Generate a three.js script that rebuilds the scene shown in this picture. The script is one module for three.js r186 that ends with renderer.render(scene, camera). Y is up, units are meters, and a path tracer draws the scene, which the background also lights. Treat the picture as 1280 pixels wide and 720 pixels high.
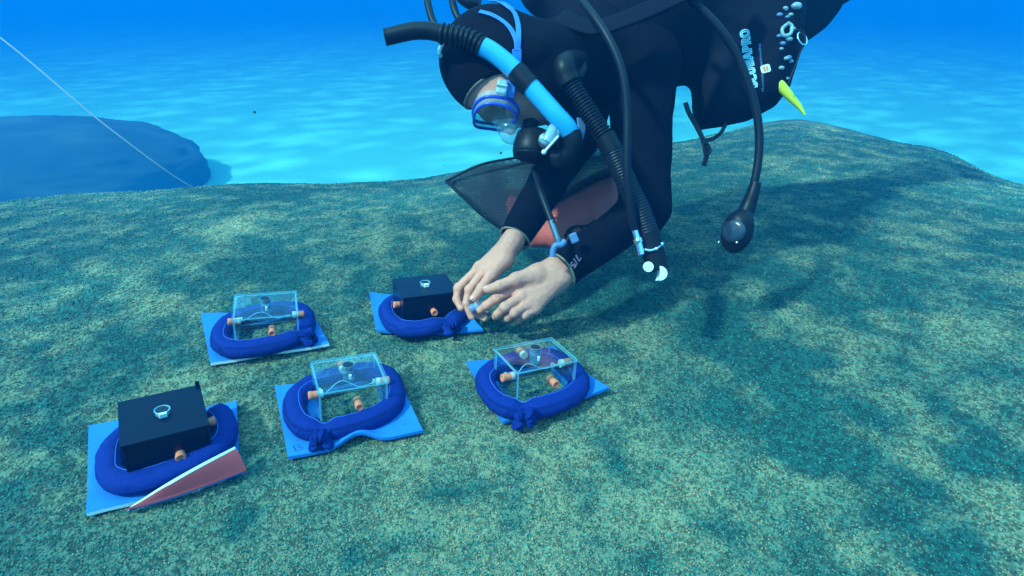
import * as THREE from 'three';
import { mergeGeometries, mergeVertices } from 'three/addons/utils/BufferGeometryUtils.js';
import { RoundedBoxGeometry } from 'three/addons/geometries/RoundedBoxGeometry.js';

// ---------------------------------------------------------------- camera, light, water, exposure
const scene = new THREE.Scene();
const camera = new THREE.PerspectiveCamera(53.74, 16 / 9, 0.05, 400);
const EYE = new THREE.Vector3(0, 0.63, 0), PITCH = THREE.MathUtils.degToRad(28), FOCAL = 711;
camera.position.copy(EYE); camera.rotation.set(-PITCH, 0, 0);
const renderer = new THREE.WebGLRenderer({ antialias: true });
renderer.toneMapping = THREE.LinearToneMapping;
renderer.toneMappingExposure = 3.05;
renderer.shadowMap.enabled = true;

const sun = new THREE.DirectionalLight(new THREE.Color(1, 0.97, 0.9), 5);
const SUN_DIR = new THREE.Vector3(-0.8, 1, 0.5).normalize();
sun.position.copy(SUN_DIR).multiplyScalar(30); sun.target.position.set(0, 0, 0);
sun.castShadow = true; sun.shadow.radius = 7; sun.shadow.mapSize.set(2048, 2048);
Object.assign(sun.shadow.camera, { left: -9, right: 9, top: 9, bottom: -9, near: 1, far: 60 });
scene.add(sun, sun.target);
{ // the light of the water all round: bright blue from above, deep blue from the sides and below
  const W = 128, H = 64, d = new Float32Array(W * H * 4);
  for (let j = 0; j < H; j++) {
    const el = Math.sin(((j + 0.5) / H - 0.5) * Math.PI), t = Math.max(0, el) ** 0.8;
    for (let i = 0; i < W; i++) { const k = (j * W + i) * 4; d[k] = 0.01 + 0.5 * t; d[k + 1] = 0.33 + 0.8 * t; d[k + 2] = 0.95 + 0.5 * t; d[k + 3] = 1; }
  }
  const t = new THREE.DataTexture(d, W, H, THREE.RGBAFormat, THREE.FloatType);
  t.mapping = THREE.EquirectangularReflectionMapping; t.magFilter = THREE.LinearFilter; t.needsUpdate = true;
  scene.background = t; scene.environment = t; scene.backgroundIntensity = 1.1; scene.environmentIntensity = 1.1;
}
scene.fog = new THREE.FogExp2(new THREE.Color().setRGB(0.002, 0.3, 1.0), 0.056);

// ---------------------------------------------------------------- helpers
function rng(seed) { let s = seed >>> 0; return () => { s = (s + 0x6d2b79f5) | 0; let t = Math.imul(s ^ (s >>> 15), 1 | s); t = (t + Math.imul(t ^ (t >>> 7), 61 | t)) ^ t; return ((t ^ (t >>> 14)) >>> 0) / 4294967296; }; }
const clamp = (x, a = 0, b = 1) => Math.min(b, Math.max(a, x)), lerp = (a, b, t) => a + (b - a) * t;
const smooth = (a, b, x) => { const t = clamp((x - a) / (b - a)); return t * t * (3 - 2 * t); };
const V = (x, y, z) => new THREE.Vector3(x, y, z);
function h3(x, y, z) { let n = Math.imul(x, 374761393) ^ Math.imul(y, 668265263) ^ Math.imul(z, 2147483647 - 1274126177); n = Math.imul(n ^ (n >>> 13), 1274126177); return ((n ^ (n >>> 16)) >>> 0) / 4294967296; }
function vn(x, y, z = 0) { // value noise 0..1
  const X = Math.floor(x), Y = Math.floor(y), Z = Math.floor(z); let fx = x - X, fy = y - Y, fz = z - Z;
  fx = fx * fx * (3 - 2 * fx); fy = fy * fy * (3 - 2 * fy); fz = fz * fz * (3 - 2 * fz);
  const l = (dz) => lerp(lerp(h3(X, Y, Z + dz), h3(X + 1, Y, Z + dz), fx), lerp(h3(X, Y + 1, Z + dz), h3(X + 1, Y + 1, Z + dz), fx), fy);
  return fz === 0 ? l(0) : lerp(l(0), l(1), fz);
}
function fbm(x, y, z = 0, o = 4) { let a = 0.5, s = 0, n = 0; for (let i = 0; i < o; i++) { s += a * vn(x, y, z); n += a; a *= 0.5; x = x * 2.03 + 17.1; y = y * 2.03 + 5.3; z = z ? z * 2.03 + 3.7 : 0; } return s / n; }
const used = {};
const numbered = (n) => { const k = used[n] = (used[n] ?? -1) + 1; return k ? `${n}_${String(k).padStart(3, '0')}` : n; };
function shade(o) { o.castShadow = true; o.receiveShadow = true; return o; }
function tag(o, label, category, group) { o.userData = { ...o.userData, label, category, ...(group ? { group } : {}) }; return o; }
function thing(name, label, category, pos, group) { const o = new THREE.Group(); o.name = numbered(name); if (pos) o.position.copy(pos); scene.add(o); o.updateMatrixWorld(); return tag(o, label, category, group); }
// a part whose geometry is given in world coordinates
function part(name, geo, m, parent) {
  const o = shade(new THREE.Mesh(geo, m)); o.name = parent ? name : numbered(name);
  if (parent) { parent.updateWorldMatrix(true, false); geo.applyMatrix4(parent.matrixWorld.clone().invert()); parent.add(o); } else scene.add(o);
  return o;
}
// a part whose geometry is already in its parent's own axes
function piece(name, geo, m, parent) { const o = shade(new THREE.Mesh(geo, m)); o.name = name; parent.add(o); return o; }
const FW = V(0, -Math.sin(PITCH), -Math.cos(PITCH)), UPV = V(0, Math.cos(PITCH), -Math.sin(PITCH));
const ray = (px, py) => FW.clone().addScaledVector(V(1, 0, 0), (px - 640) / FOCAL).addScaledVector(UPV, (360 - py) / FOCAL);
const at = (px, py, d) => ray(px, py).multiplyScalar(d).add(EYE);
const pts = (a) => a.map((p) => at(...p));
function tube(points, r, seg = 0, radial = 10, rf) {
  const c = new THREE.CatmullRomCurve3(points, false, 'centripetal'), n = seg || points.length * 8;
  const g = new THREE.TubeGeometry(c, n, r, radial, false), p = g.attributes.position;
  if (rf) for (let i = 0; i <= n; i++) { const q = c.getPointAt(i / n), k = rf(i / n, c); for (let j = 0; j <= radial; j++) { const id = i * (radial + 1) + j; p.setXYZ(id, q.x + (p.getX(id) - q.x) * k, q.y + (p.getY(id) - q.y) * k, q.z + (p.getZ(id) - q.z) * k); } }
  const caps = [0, n].map((i) => { const q = c.getPointAt(i / n), v = [], ix = []; v.push(q.x, q.y, q.z); for (let j = 0; j <= radial; j++) { const id = i * (radial + 1) + j; v.push(p.getX(id), p.getY(id), p.getZ(id)); } for (let j = 1; j <= radial; j++) i ? ix.push(0, j, j + 1) : ix.push(0, j + 1, j); const b = new THREE.BufferGeometry(); b.setAttribute('position', new THREE.Float32BufferAttribute(v, 3)); b.setAttribute('uv', new THREE.Float32BufferAttribute(new Array((radial + 2) * 2).fill(0), 2)); b.setIndex(ix); b.computeVertexNormals(); return b; });
  g.computeVertexNormals(); // the seam is closed again below
  const nn = g.attributes.normal; for (let i = 0; i <= n; i++) { const a = i * (radial + 1), b = a + radial; const v = V(nn.getX(a) + nn.getX(b), nn.getY(a) + nn.getY(b), nn.getZ(a) + nn.getZ(b)).normalize(); nn.setXYZ(a, v.x, v.y, v.z); nn.setXYZ(b, v.x, v.y, v.z); }
  return mergeGeometries([g, ...caps]);
}
// a flat band that follows points, lying against the directions given as "out"
function band(points, outs, w, th, seg = 40) {
  const c = new THREE.CatmullRomCurve3(points, false, 'centripetal'), oc = new THREE.CatmullRomCurve3(outs, false, 'centripetal');
  const v = [], ix = [];
  for (let i = 0; i <= seg; i++) {
    const t = i / seg, p = c.getPoint(t), T = c.getTangent(t), o = oc.getPoint(t).normalize(), s = V().crossVectors(T, o).normalize().multiplyScalar(w / 2), u = V().crossVectors(s, T).normalize().multiplyScalar(th / 2);
    if (u.dot(o) < 0) u.negate();
    for (const [a, b] of [[-1, -1], [-1, 0.6], [-0.8, 1], [0.8, 1], [1, 0.6], [1, -1]]) v.push(p.x + s.x * a + u.x * b, p.y + s.y * a + u.y * b, p.z + s.z * a + u.z * b);
    if (i) for (let k = 0; k < 6; k++) { const A = (i - 1) * 6 + k, B = (i - 1) * 6 + (k + 1) % 6, C = i * 6 + k, D = i * 6 + (k + 1) % 6; ix.push(A, B, C, B, D, C); }
  }
  const e = seg * 6; for (let k = 1; k < 5; k++) { ix.push(0, k + 1, k); ix.push(e, e + k, e + k + 1); }
  const g = new THREE.BufferGeometry(); g.setAttribute('position', new THREE.Float32BufferAttribute(v, 3)); g.setIndex(ix); g.computeVertexNormals();
  return g;
}
const cylBetween = (a, b, r0, r1 = r0, radial = 20) => { const L = a.distanceTo(b), g = new THREE.CylinderGeometry(r1, r0, L, radial); g.translate(0, L / 2, 0); g.applyQuaternion(new THREE.Quaternion().setFromUnitVectors(V(0, 1, 0), b.clone().sub(a).normalize())); g.translate(a.x, a.y, a.z); return g; };
const ring = (c, n, R, r, a = 24) => { const g = new THREE.TorusGeometry(R, r, 8, a); g.applyQuaternion(new THREE.Quaternion().setFromUnitVectors(V(0, 0, 1), n.clone().normalize())); g.translate(c.x, c.y, c.z); return g; };
const ball = (c, r, sx = 1, sy = 1, sz = 1) => { const g = new THREE.SphereGeometry(r, 16, 12); g.scale(sx, sy, sz); g.translate(c.x, c.y, c.z); return g; };

// ---- distance fields
const smin = (a, b, k) => { const h = Math.max(k - Math.abs(a - b), 0) / k; return Math.min(a, b) - h * h * k * 0.25; };
const smax = (a, b, k) => -smin(-a, -b, k);
function cap(ax, ay, az, bx, by, bz, ra, rb) { // tapered capsule
  const dx = bx - ax, dy = by - ay, dz = bz - az, L = dx * dx + dy * dy + dz * dz || 1;
  return (x, y, z) => { const px = x - ax, py = y - ay, pz = z - az, t = clamp((px * dx + py * dy + pz * dz) / L); const qx = px - dx * t, qy = py - dy * t, qz = pz - dz * t; return Math.sqrt(qx * qx + qy * qy + qz * qz) - (ra + (rb - ra) * t); };
}
const bone = (a, b, ra, rb = ra) => cap(a.x, a.y, a.z, b.x, b.y, b.z, ra, rb);
function ell(c, X, Y, Z, rx, ry, rz) { // ellipsoid with own axes
  return (x, y, z) => { const px = x - c.x, py = y - c.y, pz = z - c.z, a = (px * X.x + py * X.y + pz * X.z) / rx, b = (px * Y.x + py * Y.y + pz * Y.z) / ry, d = (px * Z.x + py * Z.y + pz * Z.z) / rz; const k0 = Math.sqrt(a * a + b * b + d * d), k1 = Math.sqrt((a / rx) ** 2 + (b / ry) ** 2 + (d / rz) ** 2); return k1 > 1e-9 ? k0 * (k0 - 1) / k1 : -Math.min(rx, ry, rz); };
}
const union = (list, k) => (x, y, z) => { let d = list[0](x, y, z); for (let i = 1; i < list.length; i++) d = smin(d, list[i](x, y, z), k); return d; };
function boundsOf(points, pad) { const b = new THREE.Box3().setFromPoints(points); return b.expandByScalar(pad); }
// naive surface nets
function nets(f, box, cell, project = true) {
  const n = [0, 1, 2].map((i) => Math.ceil((box.max.getComponent(i) - box.min.getComponent(i)) / cell) + 2), [nx, ny, nz] = n, o = box.min;
  const F = new Float32Array(nx * ny * nz);
  for (let k = 0, q = 0; k < nz; k++) for (let j = 0; j < ny; j++) for (let i = 0; i < nx;) {
    const d = f(o.x + i * cell, o.y + j * cell, o.z + k * cell); F[q++] = d; i++;
    if (Math.abs(d) > cell * 4) { let skip = Math.min(nx - i, Math.floor(Math.abs(d) / cell * 0.5) - 1); while (skip-- > 0) { F[q++] = d; i++; } }
  }
  const id = new Int32Array(nx * ny * nz).fill(-1), v = [], ix = [];
  for (let k = 0; k < nz - 1; k++) for (let j = 0; j < ny - 1; j++) for (let i = 0; i < nx - 1; i++) {
    const q = (k * ny + j) * nx + i; let m = 0, cnt = 0, sx = 0, sy = 0, sz = 0; const g = [];
    for (let c = 0; c < 8; c++) { const d = F[q + (c & 1) + ((c >> 1) & 1) * nx + (c >> 2) * nx * ny]; g[c] = d; if (d < 0) m |= 1 << c; }
    if (m === 0 || m === 255) continue;
    for (let e = 0; e < 12; e++) {
      const ax = e >> 2, r = e & 3, a1 = (ax + 1) % 3, a2 = (ax + 2) % 3, c0 = ((r & 1) << a1) | ((r >> 1) << a2), c1 = c0 | (1 << ax);
      if ((g[c0] < 0) === (g[c1] < 0)) continue;
      const t = g[c0] / (g[c0] - g[c1]), p = [c0 & 1, (c0 >> 1) & 1, c0 >> 2]; p[ax] = t; sx += p[0]; sy += p[1]; sz += p[2]; cnt++;
    }
    id[q] = v.length / 3; v.push(o.x + (i + sx / cnt) * cell, o.y + (j + sy / cnt) * cell, o.z + (k + sz / cnt) * cell);
  }
  const S = [1, nx, nx * ny];
  for (let k = 1; k < nz - 1; k++) for (let j = 1; j < ny - 1; j++) for (let i = 1; i < nx - 1; i++) {
    const q = (k * ny + j) * nx + i, s = F[q] < 0;
    for (let a = 0; a < 3; a++) {
      if (s === (F[q + S[a]] < 0)) continue;
      const b = S[(a + 1) % 3], c = S[(a + 2) % 3], A = id[q], B = id[q - b], C = id[q - b - c], D = id[q - c];
      if (A < 0 || B < 0 || C < 0 || D < 0) continue;
      s ? ix.push(A, B, C, A, C, D) : ix.push(A, C, B, A, D, C);
    }
  }
  const e = cell * 0.25, N = new Float32Array(v.length);
  for (let i = 0; i < v.length; i += 3) {
    let x = v[i], y = v[i + 1], z = v[i + 2], gx, gy, gz, L;
    for (let r = 0; r < 2; r++) {
      gx = f(x + e, y, z) - f(x - e, y, z); gy = f(x, y + e, z) - f(x, y - e, z); gz = f(x, y, z + e) - f(x, y, z - e); L = Math.hypot(gx, gy, gz) || 1; gx /= L; gy /= L; gz /= L;
      if (r === 0 && project) { const d = clamp(f(x, y, z), -cell * 0.7, cell * 0.7); x -= gx * d; y -= gy * d; z -= gz * d; } else break;
    }
    v[i] = x; v[i + 1] = y; v[i + 2] = z; N[i] = gx; N[i + 1] = gy; N[i + 2] = gz;
  }
  const g = new THREE.BufferGeometry(); g.setAttribute('position', new THREE.Float32BufferAttribute(v, 3)); g.setAttribute('normal', new THREE.BufferAttribute(N, 3)); g.setIndex(ix);
  return g;
}
function boxUV(g, scale = 1) { // triplanar-like uv in metres by the dominant axis of the normal
  const p = g.attributes.position, n = g.attributes.normal, u = new Float32Array(p.count * 2);
  for (let i = 0; i < p.count; i++) { const ax = Math.abs(n.getX(i)), ay = Math.abs(n.getY(i)), az = Math.abs(n.getZ(i)); const [a, b] = ay > ax && ay > az ? [p.getX(i), p.getZ(i)] : az > ax ? [p.getX(i), p.getY(i)] : [p.getZ(i), p.getY(i)]; u[2 * i] = a * scale; u[2 * i + 1] = b * scale; }
  g.setAttribute('uv', new THREE.BufferAttribute(u, 2)); return g;
}
function hitField(f, px, py, d0, d1) { const r = ray(px, py), L = r.length(); let t = d0; for (let i = 0; i < 200 && t < d1; i++) { const p = r.clone().multiplyScalar(t).add(EYE), d = f(p.x, p.y, p.z); if (d < 3e-4) return p; t += Math.max(d * 0.8, 2e-4) / L; } return null; }
const gradient = (f, p, e = 2e-3) => V(f(p.x + e, p.y, p.z) - f(p.x - e, p.y, p.z), f(p.x, p.y + e, p.z) - f(p.x, p.y - e, p.z), f(p.x, p.y, p.z + e) - f(p.x, p.y, p.z - e)).normalize();

// ---------------------------------------------------------------- textures and materials
function canvasTex(w, h, draw, srgb = true) { const c = document.createElement('canvas'); c.width = w; c.height = h; draw(c.getContext('2d'), w, h); const t = new THREE.CanvasTexture(c); if (srgb) t.colorSpace = THREE.SRGBColorSpace; t.anisotropy = 8; return t; }
function dataTex(n, fn, srgb = false) {
  const d = new Uint8Array(n * n * 4);
  for (let j = 0; j < n; j++) for (let i = 0; i < n; i++) { const c = fn(i / n, j / n, i, j), k = (j * n + i) * 4; d[k] = c[0] * 255; d[k + 1] = c[1] * 255; d[k + 2] = c[2] * 255; d[k + 3] = 255; }
  const t = new THREE.DataTexture(d, n, n); t.wrapS = t.wrapT = THREE.RepeatWrapping; t.magFilter = THREE.LinearFilter; t.minFilter = THREE.LinearMipmapLinearFilter; t.generateMipmaps = true; if (srgb) t.colorSpace = THREE.SRGBColorSpace; t.needsUpdate = true; return t;
}
function tileNoise(n, freq, seed) { // periodic value noise
  const r = rng(seed), g = new Float32Array(freq * freq).map(() => r());
  return (u, v) => { const x = u * freq, y = v * freq, X = Math.floor(x), Y = Math.floor(y); let fx = x - X, fy = y - Y; fx = fx * fx * (3 - 2 * fx); fy = fy * fy * (3 - 2 * fy); const G = (a, b) => g[((b % freq + freq) % freq) * freq + ((a % freq + freq) % freq)]; return lerp(lerp(G(X, Y), G(X + 1, Y), fx), lerp(G(X, Y + 1), G(X + 1, Y + 1), fx), fy); };
}
const grey = (v) => [v, v, v];
const weaveBump = (() => { const a = tileNoise(256, 96, 5), b = tileNoise(256, 12, 6); return dataTex(256, (u, v) => grey(clamp(0.35 + 0.3 * a(u, v) + 0.35 * b(u, v)))); })();
const mat = (o) => new THREE.MeshStandardMaterial(o), phys = (o) => new THREE.MeshPhysicalMaterial(o);
const lin = (r, g, b) => new THREE.Color().setRGB(r, g, b);
const rep = (t, k) => { const c = t.clone(); c.repeat.set(k, k); c.needsUpdate = true; return c; };
const M = {
  wetsuit: phys({ color: lin(0.002, 0.002, 0.008), roughness: 0.85, specularIntensity: 0.25, bumpMap: rep(weaveBump, 12), bumpScale: 0.0006, }),
  vest: phys({ color: lin(0.004, 0.005, 0.014), roughness: 0.75, specularIntensity: 0.25, bumpMap: rep(weaveBump, 20), bumpScale: 0.0005 }),
  cuff: mat({ color: lin(0.22, 0.19, 0.13), roughness: 0.8 }),
  rubber: phys({ color: lin(0.006, 0.007, 0.012), roughness: 0.45, specularIntensity: 0.5 }),
  hose: phys({ color: lin(0.007, 0.009, 0.018), roughness: 0.45, specularIntensity: 0.5 }),
  snorkel: phys({ color: lin(0.02, 0.38, 0.75), roughness: 0.35, clearcoat: 0.3 }),
  strap: phys({ color: lin(0.03, 0.17, 0.6), roughness: 0.4 }),
  silicone: phys({ color: lin(0.55, 0.78, 0.85), roughness: 0.25, transmission: 0.55, thickness: 0 }),
  maskBlue: phys({ color: lin(0.01, 0.08, 0.7), roughness: 0.3, clearcoat: 0.5 }),
  lens: phys({ color: lin(0.9, 0.97, 1), roughness: 0.02, transmission: 1, thickness: 0 }),
  chrome: mat({ color: lin(0.85, 0.88, 0.9), roughness: 0.2, metalness: 1 }),
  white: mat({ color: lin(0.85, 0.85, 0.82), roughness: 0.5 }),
  paleTab: mat({ color: lin(0.1, 0.2, 0.4), roughness: 0.5 }),
  skin: phys({ color: lin(0.8, 0.28, 0.19), roughness: 0.55, bumpMap: rep(weaveBump, 18), bumpScale: 0.0006 }),
  nail: mat({ color: lin(0.84, 0.32, 0.24), roughness: 0.5 }),
  yellow: phys({ color: lin(0.85, 0.85, 0.05), roughness: 0.45 }),
  red: phys({ color: lin(0.98, 0.15, 0.11), roughness: 0.7, bumpMap: rep(weaveBump, 10), bumpScale: 0.0008 }),
  orange: phys({ color: lin(0.85, 0.18, 0.1), roughness: 0.7 }),
  foam: mat({ color: lin(0.9, 0.9, 0.88), roughness: 0.8 }),
  pad: mat({ color: lin(0.008, 0.18, 0.6), roughness: 0.8, bumpMap: rep(weaveBump, 4), bumpScale: 0.0005 }),
  padPink: mat({ color: lin(0.36, 0.045, 0.055), roughness: 0.85, bumpMap: rep(weaveBump, 4), bumpScale: 0.0005 }),
  padDark: mat({ color: lin(0.015, 0.11, 0.42), roughness: 0.85 }),
  fabric: phys({ color: lin(0.001, 0.022, 0.22), roughness: 0.8, specularIntensity: 0.4, bumpMap: rep(weaveBump, 3), bumpScale: 0.002 }),
  seam: mat({ color: lin(0.03, 0.1, 0.55), roughness: 0.6 }),
  thread: mat({ color: lin(0.4, 0.6, 0.8), roughness: 0.6 }),
  acrylic: phys({ color: lin(0.9, 0.985, 0.99), roughness: 0, transmission: 1, thickness: 0 }),
  acrylicEdge: phys({ color: lin(0.4, 0.8, 0.92), roughness: 0.2, transmission: 0.6, thickness: 0 }),
  black: phys({ color: lin(0.001, 0.004, 0.022), roughness: 0.3, specularIntensity: 0.45 }),
  stopper: phys({ color: lin(0.95, 0.22, 0.11), roughness: 0.7 }),
  collar: mat({ color: lin(0.75, 0.62, 0.52), roughness: 0.5 }),
  glassTube: phys({ color: lin(0.85, 0.97, 1), roughness: 0.03, transmission: 1, thickness: 0 }),
  plug: mat({ color: lin(0.008, 0.012, 0.03), roughness: 0.4 }),
  rope: mat({ color: lin(0.4, 0.42, 0.42), roughness: 0.8 }),
};
M.foam.side = M.pad.side = M.padPink.side = THREE.DoubleSide;

// ---------------------------------------------------------------- terrain
const AZ = [[-180, 0.06], [-60, 0.05], [-43, 0.045], [-29.6, 0.055], [-11.5, 0.0735], [5, 0.055], [14, 0.034], [26.4, 0.019], [35.6, 0.0235], [43, 0.034], [60, 0.05], [180, 0.06]];
function fall(az) { for (let i = 1; i < AZ.length; i++) if (az <= AZ[i][0]) { const [a, p] = AZ[i - 1], [b, q] = AZ[i], t = (az - a) / (b - a); return lerp(p, q, t * t * (3 - 2 * t)); } return 0.06; }
function groundY(x, z) {
  const r = Math.hypot(x, z), u = Math.max(0, r - 1), az = Math.atan2(x, -z) * 180 / Math.PI;
  let y = -fall(az) * u * u;
  y += (fbm(x * 0.9 + 4, z * 0.9 + 9) - 0.5) * 0.07 * smooth(0.9, 2.2, r) + (fbm(x * 4 + 1, z * 4 + 2) - 0.5) * 0.016 + (fbm(x * 13 + 6, z * 13 + 2, 0, 3) - 0.5) * 0.009;
  return Math.max(y, -3.6);
}
const groundFine = (x, z) => groundY(x, z) + (fbm(x * 45, z * 45, 0, 3) - 0.5) * 0.006;
function onGround(px, py, h = 0) { const r = ray(px, py); let t = 0.3; for (let i = 0; i < 4000; i++) { t += 0.002; const p = r.clone().multiplyScalar(t).add(EYE); if (p.y <= groundY(p.x, p.z) + h) return p; } return at(px, py, 4); }
// how much pale grain lies in the turf, 0..1; flash light painted in at the centre
function pale(x, z) {
  const w = fbm(x * 3 + 7, z * 3 + 3, 0, 3) - 0.5, n = fbm(x * 2.3 + 31 + w, z * 2.3 + 11, 0, 4), m = fbm(x * 8 + 3, z * 8 + 40, 0, 3);
  const t2 = fbm(x * 19 + 60, z * 19 + 20, 0, 3);
  let c = (n - 0.5) * 0.8 + (m - 0.5) * 1.4 + (t2 - 0.5) * 1.9 + 0.24;
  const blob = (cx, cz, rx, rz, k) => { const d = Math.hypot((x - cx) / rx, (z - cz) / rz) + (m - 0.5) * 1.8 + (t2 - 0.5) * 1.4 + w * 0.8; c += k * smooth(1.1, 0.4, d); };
  blob(-0.06, -0.6, 0.5, 0.3, 0.6); blob(-0.42, -0.95, 0.2, 0.16, 0.2); blob(-0.1, -0.95, 0.5, 0.2, 0.1);  // paler centre stands in for the flash-lit foreground
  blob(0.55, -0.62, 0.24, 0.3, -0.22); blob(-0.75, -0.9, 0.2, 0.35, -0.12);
  return clamp(c, 0.02, 0.98);
}
const GRAIN_P = lin(0.4, 0.32, 0.19), GRAIN_M = lin(0.03, 0.19, 0.15), GRAIN_D = lin(0.003, 0.072, 0.07);
function struct(name, geo, m) { const o = part(name, geo, m); o.userData.kind = 'structure'; return o; }
{
  const A = 760, R = 330, pos = [], uv = [], col = [], ix = [];
  for (let j = 0; j <= R; j++) { const r = 0.06 * Math.pow(10 / 0.06, j / R);
    for (let i = 0; i <= A; i++) { const a = (i % A) / A * Math.PI * 2, x = Math.sin(a) * r, z = -Math.cos(a) * r; pos.push(x, groundFine(x, z), z); uv.push(x / 0.7, z / 0.7);
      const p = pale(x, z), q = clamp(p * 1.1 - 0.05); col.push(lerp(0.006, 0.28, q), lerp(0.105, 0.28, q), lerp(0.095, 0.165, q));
      if (j && i) { const b = j * (A + 1) + i, c = b - A - 1; ix.push(c - 1, b - 1, b, c - 1, b, c); } } }
  const g = new THREE.BufferGeometry(); g.setAttribute('position', new THREE.Float32BufferAttribute(pos, 3)); g.setAttribute('uv', new THREE.Float32BufferAttribute(uv, 2)); g.setAttribute('color', new THREE.Float32BufferAttribute(col, 3)); g.setIndex(ix); g.computeVertexNormals();
  const n1 = tileNoise(1, 128, 11), n2 = tileNoise(1, 61, 12), n3 = tileNoise(1, 250, 13), n4 = tileNoise(1, 23, 14);
  const speck = dataTex(1024, (u, v) => { const h = 0.4 * n1(u, v) + 0.25 * n2(u, v) + 0.35 * n3(u, v), s = smooth(0.32, 0.7, h), k = 0.3 + 0.7 * s, w = n4(u, v) * 0.2; return [clamp(k * (0.92 - w * 0.6)), clamp(k * 0.94 + 0.03), clamp(k * 0.9 + 0.04)]; });
  const bump = dataTex(1024, (u, v) => grey(0.4 * n1(u, v) + 0.25 * n2(u, v) + 0.35 * n3(u, v)));
  struct('coral_mound', g, mat({ map: speck, bumpMap: bump, bumpScale: 0.006, vertexColors: true, roughness: 0.95 }));
}
{ // sandy bottom far below, the turquoise cast of the water put into its colour, out to where the water closes over it
  const g = new THREE.PlaneGeometry(240, 240, 240, 240); g.rotateX(-Math.PI / 2); const p = g.attributes.position, c = [];
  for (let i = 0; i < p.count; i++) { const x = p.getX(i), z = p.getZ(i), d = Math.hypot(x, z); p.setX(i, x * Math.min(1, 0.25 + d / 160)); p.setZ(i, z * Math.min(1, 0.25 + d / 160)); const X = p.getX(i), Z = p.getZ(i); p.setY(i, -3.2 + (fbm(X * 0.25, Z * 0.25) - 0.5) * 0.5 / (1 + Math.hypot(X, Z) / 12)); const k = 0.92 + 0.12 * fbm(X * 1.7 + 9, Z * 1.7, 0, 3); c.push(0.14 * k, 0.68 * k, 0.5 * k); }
  g.setAttribute('color', new THREE.Float32BufferAttribute(c, 3)); g.computeVertexNormals();
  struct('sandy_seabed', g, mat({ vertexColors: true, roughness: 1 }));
}
{ // another dome of coral in the distance
  const g = new THREE.SphereGeometry(1, 120, 80), p = g.attributes.position;
  for (let i = 0; i < p.count; i++) { const x = p.getX(i), y = p.getY(i), z = p.getZ(i), k = 1 + (fbm(x * 2 + 5, y * 2 + 5, z * 2 + 5) - 0.5) * 0.1 + (fbm(x * 9 + 5, y * 9 + 5, z * 9 + 5) - 0.5) * 0.07; p.setXYZ(i, x * 3.5 * k, (y > 0 ? y * 1.15 : y * 2) * k, z * 3 * k); }
  g.translate(-10.2, -2.95, -11.6); g.computeVertexNormals();
  struct('distant_coral_mound', g, mat({ color: lin(0.02, 0.075, 0.065), roughness: 1 }));
}
{ // unseen sea surface, tinting the sun; wave dapples are painted into its colour
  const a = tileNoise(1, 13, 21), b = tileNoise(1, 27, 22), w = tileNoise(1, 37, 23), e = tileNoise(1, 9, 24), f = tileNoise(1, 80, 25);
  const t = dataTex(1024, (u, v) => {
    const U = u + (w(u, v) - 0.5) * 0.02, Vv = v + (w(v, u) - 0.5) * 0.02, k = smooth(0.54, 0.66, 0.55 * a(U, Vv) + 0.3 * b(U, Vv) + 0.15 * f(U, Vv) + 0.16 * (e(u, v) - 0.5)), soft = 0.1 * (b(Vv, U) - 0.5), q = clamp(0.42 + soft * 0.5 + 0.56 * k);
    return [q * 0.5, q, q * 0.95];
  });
  t.repeat.set(40, 40);
  const g = new THREE.PlaneGeometry(240, 240, 120, 120); g.rotateX(Math.PI / 2); const p = g.attributes.position; for (let i = 0; i < p.count; i++) p.setY(i, 3.2 + (fbm(p.getX(i) * 0.7, p.getZ(i) * 0.7) - 0.5) * 0.15); g.computeVertexNormals();
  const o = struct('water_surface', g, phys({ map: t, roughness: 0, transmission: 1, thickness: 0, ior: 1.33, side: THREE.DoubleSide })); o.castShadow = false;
}
{ // coral polyps and turf grains standing up from the mound
  const g = new THREE.IcosahedronGeometry(1, 0), N = 230000, r = rng(77), o = new THREE.InstancedMesh(g, mat({ roughness: 0.95 }), N), m = new THREE.Matrix4(), q = new THREE.Quaternion(), s = V(), c = new THREE.Color();
  for (let i = 0; i < N; i++) {
    const a = (r() - 0.5) * 1.95, d = 0.36 * Math.pow(4.6 / 0.36, Math.pow(r(), 1.25)), x = Math.sin(a) * d, z = -Math.cos(a) * d, k = (0.00055 + 0.0008 * r()) * (0.72 + d * 0.55);
    q.setFromEuler(new THREE.Euler(r() * 6, r() * 6, r() * 6)); s.set(k * (0.8 + r() * 0.6), k * (0.6 + r() * 0.7), k * (0.8 + r() * 0.6));
    m.compose(V(x, groundFine(x, z) + k * 0.25, z), q, s); o.setMatrixAt(i, m);
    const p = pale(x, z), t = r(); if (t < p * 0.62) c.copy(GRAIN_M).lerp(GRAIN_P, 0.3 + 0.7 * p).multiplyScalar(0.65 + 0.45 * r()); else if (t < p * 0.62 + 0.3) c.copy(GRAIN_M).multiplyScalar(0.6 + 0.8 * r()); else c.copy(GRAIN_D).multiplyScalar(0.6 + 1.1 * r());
    o.setColorAt(i, c);
  }
  o.name = 'coral_polyps'; o.userData = { kind: 'stuff', label: 'carpet of pale and dark green coral grains covering the mound', category: 'coral polyps' }; o.castShadow = o.receiveShadow = true; scene.add(o);
}

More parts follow.
